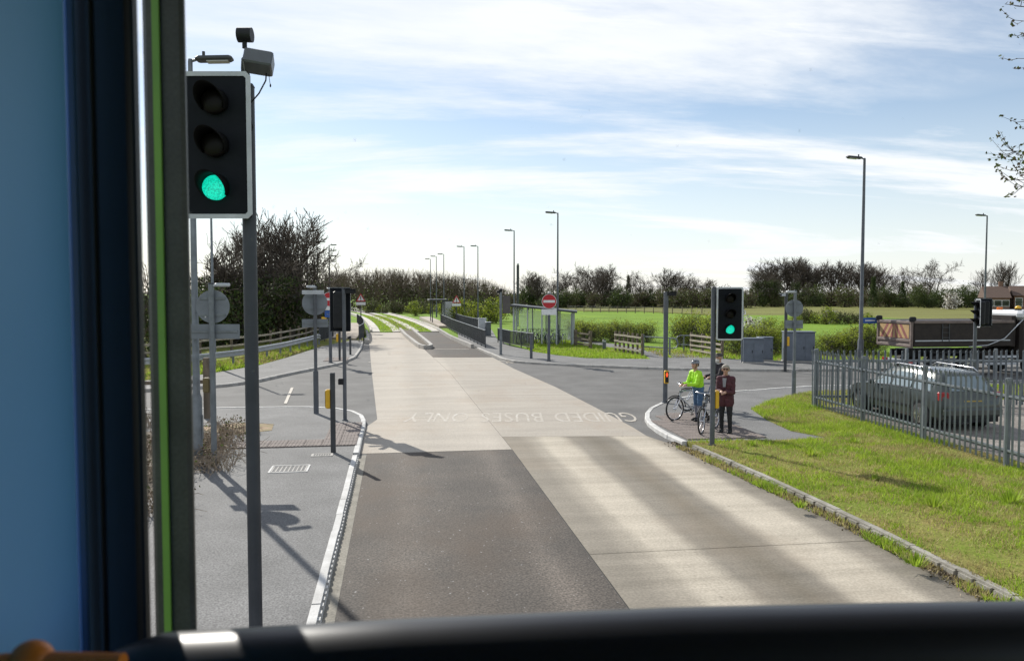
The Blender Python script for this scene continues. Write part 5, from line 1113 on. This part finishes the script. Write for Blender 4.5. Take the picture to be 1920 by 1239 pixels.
for px, top, kd, lab, w in ((996, 529, 'round', 'dark rounded evergreen behind the cycle shelter', .8), (1150, 522, 'ivy0', 'ivy covered tree in the middle of the far row', .8), (1178, 518, 'cone', 'dark conical evergreen in the middle far row', .75), (1222, 524, 'ivy1', 'ivy clad tree beside the conical evergreen', .8), (1415, 504, 'ivy1', 'ivy clad tree at the left end of the right far row', .9), (1447, 500, 'ivy0', 'second ivy clad tree in the right far row', .9), (1490, 505, 'ivy1', 'third ivy clad tree in the right far row', .9), (1637, 520, 'cone', 'dark conical evergreen right of the tall lamp column', .9), (1692, 529, 'cone', 'smaller conical evergreen nearer the lone tree', .9), (1660, 533, 'round', 'dull rounded shrub tree between the conical evergreens', .8), (1752, 540, 'round', 'olive shrub tree below the lone bare tree', .7), (1722, 533, 'round', 'brown olive tree left of the lone bare tree', .7), (1812, 529, 'round', 'round olive tree left of the far houses', .85)):
    tree_at(px, top, 222 + R.uniform(-6, 6), kd, lab, 'evergreens along the far field edge', 'evergreen_tree', w)
# undergrowth bushes along the far edge
bush_me = [leaf_mesh('foliage', clumps(40, 44, (3.2, 2.4, 2.3), .5, .05, .4, 40 + k), .17, [m1, m2], .35) for k, (m1, m2) in enumerate(((IVY, OLIVE), (OLIVE, BROWNL), (BROWNL, OLIVE), (BUD, OLIVE)))]
stem_me = skel_mesh('stem', bare_tree(71, 2.2, .8, (9, 5), .05, .014, .3, .05, 3), BARK, 3)
def bush(label, x, y, s, k, group=None, name='bush', zs=1.0, z=-.08):
    t = thing(name, label, 'bush', (x, y, z), R.random() * 6.28, group); t.scale = (s, s, s * zs); link('foliage', bush_me[k], t); link('stem', stem_me, t); return t
side = lambda px: 'left' if px < 1180 else ('middle' if px < 1500 else 'right')
for i in range(76):
    px = 975 + i * 11.7 + R.uniform(-4, 4); d = R.uniform(193, 215) + (24 if px > 1400 else 0); x, y = along(px, d); s = R.uniform(1.4, 2.1)
    bush('dark undergrowth bush at the foot of the far trees, %s part' % side(px), x, y, s, R.choice((0, 0, 1, 2, 1)), 'undergrowth of the far tree line, %s part' % side(px), zs=R.uniform(.85, 1.25))
bl = leaf_mesh('foliage', clumps(24, 30, (3, 2.4, 2.2), .5, .1, .4), .25, [BLOSSOM, BROWNL], .2)
for px, d, s, lab in ((1783, 200, 1.6, 'white blossoming bush in front of the far houses'), (1412, 66, .75, 'pale blossoming bush in the field right of the signal'), (1556, 100, .7, 'small white blossoming bush in the field hedge')):
    x, y = along(px, d); t = thing('blossom_bush', lab, 'bush', (x, y, -.08)); t.scale = (s, s, s); link('foliage', bl, t); link('stem', stem_me, t)

# the wooded rise behind the tracks: one mass
low = []
for k in range(3):
    sk = bare_tree(500 + k, 9, .5, (7, 4, 3), .13, .03, .45, .2); V = []; F = []
    for lv, pts, rs in sk:
        b0 = len(V)
        for i, p in enumerate(pts):
            for q in range(3): a = 2.094 * q; V.append((p.x + math.cos(a) * rs[i], p.y + math.sin(a) * rs[i], p.z))
        for i in range(len(pts) - 1):
            for q in range(3): F.append((b0 + i * 3 + q, b0 + i * 3 + (q + 1) % 3, b0 + (i + 1) * 3 + (q + 1) % 3, b0 + (i + 1) * 3 + q))
    low.append((np.array(V), np.array(F)))
VV = []; FF = []; n0 = 0; LC = []
for i in range(230):
    px = 600 + 375 * (i / 230.0) + R.uniform(-6, 6); d = R.uniform(150, 240); x, y = along(px, d); top = np.interp(px, [600, 660, 720, 780, 850, 900, 940, 975], [506, 500, 499, 502, 508, 515, 530, 548]) + R.uniform(-2, 9)
    h = max(3.0, TOP(top, x, y, px)) ; v, f = low[i % 3]; a = R.random() * 6.28; ca, sa = math.cos(a), math.sin(a); s = h / 9.0; w = s * .85
    VV.append(np.stack([x + w * (v[:, 0] * ca - v[:, 1] * sa), y + w * (v[:, 0] * sa + v[:, 1] * ca), v[:, 2] * s - .1], 1)); FF.append(f + n0); n0 += len(v)
    C = RN.normal(size=(60, 3)) * np.array([1.3, 1.3, h * .16]) + np.array([x, y, h * .33]); LC.append(C)
wd = thing('distant_wood', 'brown leafless wood rising behind the guideway', 'wood'); wd['kind'] = 'stuff'
link('bare_branches', np_mesh('bare_branches', np.concatenate(VV), np.concatenate(FF), mat('wood_bark', (.15, .118, .09), .9, (.10, .08, .06), .08, spec=.1)), wd, kind='stuff')
LC = np.concatenate(LC); LC[:, 2] = np.maximum(LC[:, 2], 0); link('undergrowth', leaf_mesh('undergrowth', LC, .55, [mat('dark_thicket', (.075, .062, .042), .9, (.05, .048, .03), .1, spec=.1), OLIVE], .2), wd, kind='stuff')
for i in range(24):
    px = 690 + i * 12 + R.uniform(-5, 5); x, y = along(px, R.uniform(128, 150)); 
    bush('young green scrub bush in front of the brown wood, %s half' % ('left' if i < 12 else 'right'), x, y, R.uniform(.55, 1.1), R.choice((3, 1, 3, 2)), 'scrub before the brown wood, %s half' % ('left' if i < 12 else 'right'))
# left cluster of trees behind the crash barrier
gl = 'trees behind the crash barrier'
for px, top, d, kd, lab, w in ((544, 388, 62, 'bare0', 'tall bare tree behind the crash barrier, right of the near pole', 1.0), (500, 392, 66, 'bare3', 'bare tree directly behind the near signal pole', 1.0), (425, 412, 60, 'bare2', 'bare tree above the round sign back at the left', .9), (585, 470, 70, 'bare4', 'low spreading bare tree at the right end of the left thicket', 1.1), (455, 452, 60, 'ivy0', 'dense ivy tree behind the round sign back', 1.2), (515, 462, 64, 'ivy1', 'dense ivy tree right of the near signal pole', 1.2), (405, 462, 58, 'ivy1', 'ivy tree left of the near signal pole', 1.2), (275, 470, 46, 'ivy0', 'ivy tree showing in the gap beside the window pillar', 1.2)):
    tree_at(px, top, d, kd, lab, gl, 'bare_tree' if kd[0] == 'b' else 'ivy_tree', w)
for i, (x, y, h, kd) in enumerate(((-30, 48, 9, 'ivy0'), (-26, 58, 11, 'bare2'), (-38, 55, 9.5, 'ivy1'), (-46, 50, 10, 'bare0'), (-52, 60, 9, 'ivy0'), (-62, 52, 10.5, 'bare4'), (-70, 62, 9, 'ivy1'), (-34, 68, 11, 'bare3'))):
    tree('bare_tree' if kd[0] == 'b' else 'ivy_tree', '%s tree of the belt left of the bus window pillar' % n_th(i), x, y, h, kd, 'tree belt running on to the left', wide=1.2)
for i, (px, top, d, k) in enumerate(((380, 545, 46, 0), (410, 555, 47, 1), (440, 545, 48, 0), (470, 530, 50, 0), (500, 535, 52, 2), (530, 530, 54, 0), (555, 535, 58, 1), (580, 545, 62, 0), (600, 560, 68, 1), (425, 510, 55, 0), (490, 500, 58, 0), (540, 500, 62, 1), (570, 510, 66, 0), (330, 550, 44, 0), (290, 555, 43, 1))):
    x, y = along(px, d + 9); hb = TOP(top, x, y, px); bush('dark evergreen bush in the thicket behind the crash barrier, %s from the left' % ('one', 'two', 'three', 'four', 'five', 'six', 'seven', 'eight', 'nine', 'ten', 'eleven', 'twelve', 'thirteen', 'fourteen', 'fifteen')[i], x, y, 1.25, k, 'thicket behind the crash barrier', zs=hb / 2.3 / 1.25)
# near hedges, just leafing
hb_me = [leaf_mesh('foliage', clumps(60, 26, (2.1, 1.7, 2.0), .30, .15, .3, 60 + k), .095, [BUD, OLIVE], .15) for k in range(2)]
hstem = skel_mesh('stem', bare_tree(77, 2.05, .8, (10, 6, 3), .03, .007, .35, .03, 4), BARKG, 3)
def hedge(label, px, base, top, k=0, w=1.0, group=None):
    x, y = G(px, base, 0); h = TOP(top, x, y, px); t = thing('hedge_bush', label, 'bush', (x, y, .0), R.random() * 6.28, group); t.scale = (w, w, h / 2.1); link('foliage', hb_me[k % 2], t); link('stem', hstem, t); return t
W_ = 'one two three four five six seven eight nine ten eleven twelve'.split()
for i, px in enumerate(range(1078, 1216, 17)): hedge('fresh leafing hedge bush right of the cycle shelter, number %s from the left' % W_[i], px, 641 + (i % 3), 598 + R.uniform(-4, 6), i, .85, 'leafing hedge beyond the path')
for i, (px, b, tp) in enumerate(((1275, 652, 592), (1290, 650, 586), (1306, 652, 584), (1322, 655, 588), (1338, 658, 592), (1350, 660, 580))): hedge('leafing bush behind the pale timber fence, number %s from the left' % W_[i], px, b, tp, i, .9, 'leafing bushes behind the pale fence')
for i, (px, b, tp) in enumerate(((1378, 668, 612), (1400, 668, 606), (1422, 667, 606), (1444, 668, 610), (1466, 668, 612), (1440, 640, 592), (1480, 645, 598))): hedge('leafing bush behind the blue grey cabinets, number %s' % W_[i], px, b, tp, i, .85, 'leafing bushes behind the cabinets')
for i, (px, b, tp) in enumerate(((1545, 668, 624), (1565, 670, 622), (1585, 670, 618), (1602, 668, 612), (1622, 668, 600), (1640, 668, 608))): hedge('green hedge bush left of the lorry, number %s' % W_[i], px, b, tp, i, .9, 'hedge left of the lorry')
for i, px in enumerate(range(1490, 1640, 20)): x, y = along(px, 98 + R.uniform(-3, 3)); bush('scrubby bush in the field boundary hedge, number %s from the left' % W_[i], x, y, R.uniform(.5, .9), R.choice((1, 2, 3)), 'field boundary hedge')
for i, px in enumerate((866, 878, 890, 903, 918, 932)): x, y = along(px, 96 + R.uniform(-4, 6)); bush('yellow green bush behind the right railing, number %s from the left' % W_[i], x, y, R.uniform(.9, 1.3), 3 if i != 3 else 0, 'bushes behind the right railing', zs=1.1)
# far post-and-wire fence
post_me = MB().box((0, 0, .6), (.12, .12, 1.3)).mesh('post', TIMBER)
def stock_fence(label, a, b, step):
    t = thing('stock_fence', label, 'fence', (0, 0, -.05)); a, b = Vector(a), Vector(b); n = int((b - a).length / step)
    for i in range(n + 1): p = a + (b - a) * (i / n); o = link('post', post_me, t, loc=(p.x, p.y, R.uniform(-.1, .05))); o.rotation_euler = (R.uniform(-.05, .05), R.uniform(-.05, .05), 0)
    for z in (.5, .8, 1.1): MB().cyl((a.x, a.y, z), (b.x, b.y, z), .012, n=4).build('wire', STEEL, t)
stock_fence('stake fence across the field behind the hedge', along(1065, 158), along(1395, 140), 1.9)
stock_fence('wire fence on leaning stakes behind the lorry', along(1640, 84), along(1960, 80), 2.4)

# twiggy tree at the right, outside the frame, reaching in
tr = thing('leafing_tree', 'tree at the right edge whose budding twigs reach into the sky', 'tree', (15.6, 9.6, .1))
sk = bare_tree(901, 8.5, .6, (7, 4, 3), .16, .012, .3, .3); o0 = Vector(tr.location); br = []
def limb(targets, root_z):
    b = Vector((0, 0, root_z)); ends = []
    for px, py, d in targets:
        X, Y, u = sight(px, py); k = d / math.hypot(X, Y); e = Vector((X * k, Y * k, HC + u * k)) - o0; m1 = b.lerp(e, .5) + Vector((0, 0, .4)); m2 = b.lerp(e, .82) + Vector((0, 0, .15)); br.append((1, [b, m1, m2, e], [.05, .025, .010, .004])); ends.append((m2, e))
    for m2, e in ends:
        for q in range(11):
            f = R.uniform(.05, 1); p = m2.lerp(e, f); dv = ((e - m2).normalized() * .5 + Vector((R.gauss(0, .6), R.gauss(0, .6), R.gauss(.1, .6)))).normalized(); L = R.uniform(.12, .42); br.append((2, [p, p + dv * L * .5, p + (dv + Vector((0, 0, .25))) * L], [.005, .004, .002]))
limb([(1884, 8, 13.5), (1900, 38, 13.8), (1908, 12, 13.6), (1912, 62, 13.4), (1905, 110, 13.6)], 6.0)
limb([(1874, 282, 13.2), (1890, 300, 13.5), (1905, 290, 13.3), (1884, 338, 13.2), (1902, 350, 13.6), (1915, 225, 13.7), (1912, 318, 13.2)], 4.4)
sk2 = [s_ for s_ in sk if True]; link('trunk', skel_mesh('trunk', sk2, BARK, 4, (0,)), tr); link('crown', skel_mesh('crown', sk2 + br, BARK, 4, (1, 2, 3)), tr)
C = np.array([tuple(p + Vector((R.gauss(0, .02), R.gauss(0, .02), R.gauss(0, .02)))) for lv, P, _ in br if lv == 2 for p in (P[1], P[2], P[1].lerp(P[2], .5), P[2]) for _q in range(2)]); link('leaves', leaf_mesh('leaves', C, .055, [OLIVE, BROWNL], .3), tr)

# dry bramble at the foot of the lamp column, and litter by the kerb
STRAWT = mat('dry_stem', (.36, .29, .21), .85, (.22, .165, .115), 9, island=.3)
def bramble(label, pts, n, L, z=.1):
    t = thing('bramble', label, 'bush', (*pts[0], z)); mb = MB(); o = Vector(pts[0])
    for i in range(n):
        p = Vector(R.choice(pts)) - o + Vector((R.gauss(0, .28), R.gauss(0, .28))); a = R.random() * 6.28; l = L * R.uniform(.5, 1.2); hgt = R.uniform(.1, .42); d = Vector((math.cos(a), math.sin(a)))
        mb.tube([(p.x, p.y, 0), (p.x + d.x * l * .3, p.y + d.y * l * .3, hgt), (p.x + d.x * l * .7, p.y + d.y * l * .7, hgt * R.uniform(.4, 1.1)), (p.x + d.x * l, p.y + d.y * l, R.uniform(.0, .2))], [.006, .006, .005, .003], 4)
    mb.build('stems', STRAWT, t, kind='stuff'); C = np.array([(*(Vector(R.choice(pts)) - o + Vector((R.gauss(0, .3), R.gauss(0, .3)))), R.uniform(.03, .4)) for _ in range(900)]); link('leaves', leaf_mesh('leaves', C, .06, [BROWNL, OLIVE], .25), t)
bramble('dry bramble tangle round the base of the left sign post', [G(375, 868, .1), G(400, 850, .1), G(415, 830, .1), G(430, 812, .1), G(380, 850, .1), G(390, 880, .1)], 420, .6)
bramble('dry bramble in the gap beside the window pillar', [G(278, 960, .1), G(276, 900, .1), G(280, 850, .1), G(274, 800, .1)], 260, .6)
C = np.array([(interp([(6.75, 5), (6.9, 11), (6.75, 14.6), (6.5, 17.6)], y) + abs(R.gauss(0, .12)) * -1 + .12, y, .015 + R.random() * .02) for y in [R.uniform(5, 18) for _ in range(2600)]])
tag(link('leaf_litter', leaf_mesh('leaf_litter', C, .05, [BROWNL, STRAWT], .4)), 'dead leaves and twigs lying along the verge kerb', 'leaf litter', kind='stuff')
tuft_me = None
for i, (px, py, s) in enumerate(((1520, 853, .8), (1750, 948, .9), (1410, 835, .6), (1716, 1058, .7), (1895, 940, 1.1), (1600, 830, .7), (1500, 950, .5), (1640, 900, .5))):
    x, y = G(px, py, .11); n = 90; a = RN.random(n) * 6.28; rr = RN.random(n) * .16 * s; b = np.stack([rr * np.cos(a), rr * np.sin(a), np.zeros(n)], 1); e = b * (1.6 + RN.random(n)[:, None]) + np.stack([np.zeros(n), np.zeros(n), .10 * s + RN.random(n) * .16 * s], 1); w = np.stack([-np.sin(a), np.cos(a), np.zeros(n)], 1) * .012
    V = np.stack([b - w, b + w, e], 1).reshape(-1, 3); o = link('grass_tuft', np_mesh('grass_tuft', V, np.arange(n * 3).reshape(-1, 3), GRASSM)); o.location = (x, y, .11); tag(o, 'dark green grass tuft on the verge, %s' % ('right of the cyclists shadow', 'in the middle of the verge', 'beside the cyclists footway', 'close to the kerb', 'at the right edge of the picture', 'near the palisade foot', 'in the open left part', 'in the open right part')[i], 'grass tuft', 'grass tufts on the verge')

# far houses
HB = mat('house_brick', (.22, .13, .09), .9, (.17, .10, .075), 3); HR = mat('house_roof_tile', (.13, .085, .065), .9, (.10, .065, .05), 4)
def house(label, px0, px1, d, ridge, eave, rz):
    x, y = along((px0 + px1) / 2, d); x1, y1 = along(px1, d); w = 2 * math.hypot(x1 - x, y1 - y); t = thing('house', label, 'house', (x, y, -.1), rz); he, hr = TOP(eave, x, y), TOP(ridge, x, y); dp = 7.5
    MB().box((0, 0, he / 2), (w, dp, he)).build('wall', HB, t)
    rf = MB().slab([(-w / 2 - .3, -dp / 2 - .4, he - .15), (-w / 2 - .3, dp / 2 + .4, he - .15), (-w / 2 - .3, 0, hr)], (w + .6, 0, 0)).build('roof', HR, t); MB().box((w * .3, .6, hr + .3), (.8, .6, 1.5)).build('chimney', HB, rf)
    for i in range(3):
        for z in (1.4, he - 1.2):
            f = MB().box((-w / 2 + w * (i + .5) / 3, -dp / 2 - .03, z), (1.4, .08, 1.15)).build('window', WHITEP, t); MB().box((-w / 2 + w * (i + .5) / 3, -dp / 2 - .08, z), (1.2, .03, .95)).build('pane', GLASSD, f)
house('far brick house with brown roof left of the gaunt tree', 1842, 1886, 205, 536, 556, -.5); house('far brick house with chimney at the right edge', 1893, 1945, 208, 535, 552, -.5)

# ================================================================ THE BUS WE SIT IN
bus = thing('bus', 'dark front window frame of the double deck bus seen from inside', 'bus', (0, 0, 0))
BLUEP = mat('blue_cab_panel', (.115, .35, .72), .55, (.105, .325, .67), 2); NAVY = mat('dark_trim', (.010, .011, .016), .5, (.014, .015, .021), 5); ORANGE = mat('orange_handrail', (.80, .25, .03), .4, (.72, .21, .025), 6); GREENL = mat('lime_edge', (.17, .36, .05), .5, (.14, .30, .05), 6)
XW = -.36
MB().box((XW - .005, -.55, 3.35), (.05, 2.87, 1.9)).build('side_panel', BLUEP, bus)
def wedge(name, m, px0, px1, y0, y1, z0=2.5, z1=4.35, par=bus, bev=.01):
    X0 = sight(px0, 600); X1 = sight(px1, 600); yc = (y0 + y1) / 2; xa, xb = X0[0] / X0[1] * yc, X1[0] / X1[1] * yc
    return MB().box(((xa + xb) / 2, yc, (z0 + z1) / 2), (xb - xa, y1 - y0, z1 - z0), bev=bev).build(name, m, par)
wedge('window_pillar', NAVY, 136, 269, .925, .95); wedge('blue_trim', mat('deep_blue_trim', (.012, .055, .14), .5), 133, 152, .90, .915)
cp = wedge('corner_post', mat('corner_post_grey', (.06, .062, .058), .5, (.035, .036, .035), 9, fine=.2, fscale=200), 281, 357, 1.235, 1.255, bev=.006)
wedge('lime_stripe', GREENL, 297, 310, 1.228, 1.234, par=cp, bev=.0)
wedge('window_seal', BLACK, 258, 264, .9185, .9245, bev=.0); wedge('window_seal', mat('seal_grey', (.03, .032, .04), .6), 176, 182, .9185, .9245, bev=.0)
MB().box((.9, 1.19, 4.22), (2.6, .12, .16)).build('window_header', NAVY, bus); MB().box((.9, -.6, 4.36), (2.7, 3.7, .06)).build('ceiling', mat('ceiling_lining', (.25, .25, .26), .8), bus)
MB().box((.9, -2.2, 3.3), (2.6, .06, 2.1)).build('rear_bulkhead', NAVY, bus); MB().box((.9, -.5, 2.36), (2.6, 3.6, .06)).build('deck', NAVY, bus)
MB().box((.9, 1.20, 1.75), (2.56, .08, 2.4)).build('front_panel', mat('bus_paint', (.03, .10, .22), .3), bus)
# padded sill rail across the window foot
A = Vector((*G(205, 1196, 3.28), 3.28)); B = Vector((*G(1925, 1132, 3.28), 3.28)); pts = [A + Vector((-.012, -.02, -.05)), A + Vector((-.004, 0, -.02)), A + Vector((.02, 0, -.006)), A.lerp(B, .05), A.lerp(B, .3) + Vector((0, .012, 0)), A.lerp(B, .6) + Vector((0, .016, 0)), A.lerp(B, .85) + Vector((0, .008, 0)), B, B + (B - A) * .4]
rad = [.02, .038, .046, .05, .05, .05, .05, .05, .05]; pts = [q + Vector((0, 0, -.05)) for q in pts]
autosmooth(MB().tube(pts, rad, 24).build('sill_rail', mat('black_padding', (.013, .014, .019), .38, (.011, .012, .016), 9, spec=.5), bus), 60)
mb = MB(); mb.slab([(A.x - .02, A.y - .02, 3.19), (B.x + .4, B.y + .1, 3.19), (B.x + .4, B.y + .1, 2.5), (A.x - .02, A.y - .02, 2.5)], (0, -.05, 0)); mb.build('sill_panel', NAVY, bus)
hA, hB, hC = [Vector((*G(px, py, 3.30), 3.30)) for px, py in ((-80, 1252), (60, 1240), (230, 1244))]
autosmooth(MB().tube([hA, hB, hC], .0085, 16).ball(tuple(hB + Vector((0, 0, .003))), (.017, .014, .0145), 16, 10).build('hand_rail', ORANGE, bus), 60)
GP = bpy.data.materials.new('windscreen_glass'); GP.use_nodes = True; nt = GP.node_tree; nt.nodes.clear(); tb_ = nt.nodes.new('ShaderNodeBsdfTransparent'); tb_.inputs[0].default_value = (.955, .965, .965, 1); oo = nt.nodes.new('ShaderNodeOutputMaterial'); nt.links.new(tb_.outputs[0], oo.inputs[0])
ws = MB().add([(-.33, 1.18, 2.95), (2.15, 1.18, 2.95), (2.15, 1.18, 4.14), (-.33, 1.18, 4.14)], [(0, 1, 2, 3)]).build('windscreen', GP, bus)
# dust and dried drops on the outside of the glass
DU = bpy.data.materials.new('glass_dust'); DU.use_nodes = True; nt = DU.node_tree; b = nt.nodes['Principled BSDF']; b.inputs['Base Color'].default_value = (.75, .77, .78, 1); b.inputs['Roughness'].default_value = .9; b.inputs['Alpha'].default_value = .16
mb = MB()
for i in range(150):
    px, py = (R.gauss(520, 110), R.uniform(380, 760)) if i < 70 else (R.uniform(360, 1900), R.uniform(120, 1100)); X, Y, u = sight(px, py); k = 1.183 / Y; c = Vector((X * k, 1.183, HC + u * k)); r_ = R.choice((.0006, .0008, .001, .0016, .002)); n = 8; e = R.uniform(.8, 1.5)
    mb.add([(c.x + r_ * math.cos(6.283 * q / n), c.y, c.z + r_ * e * math.sin(6.283 * q / n)) for q in range(n)], [tuple(range(n))])
o = mb.build('glass_specks', DU, bus); o['kind'] = 'stuff'
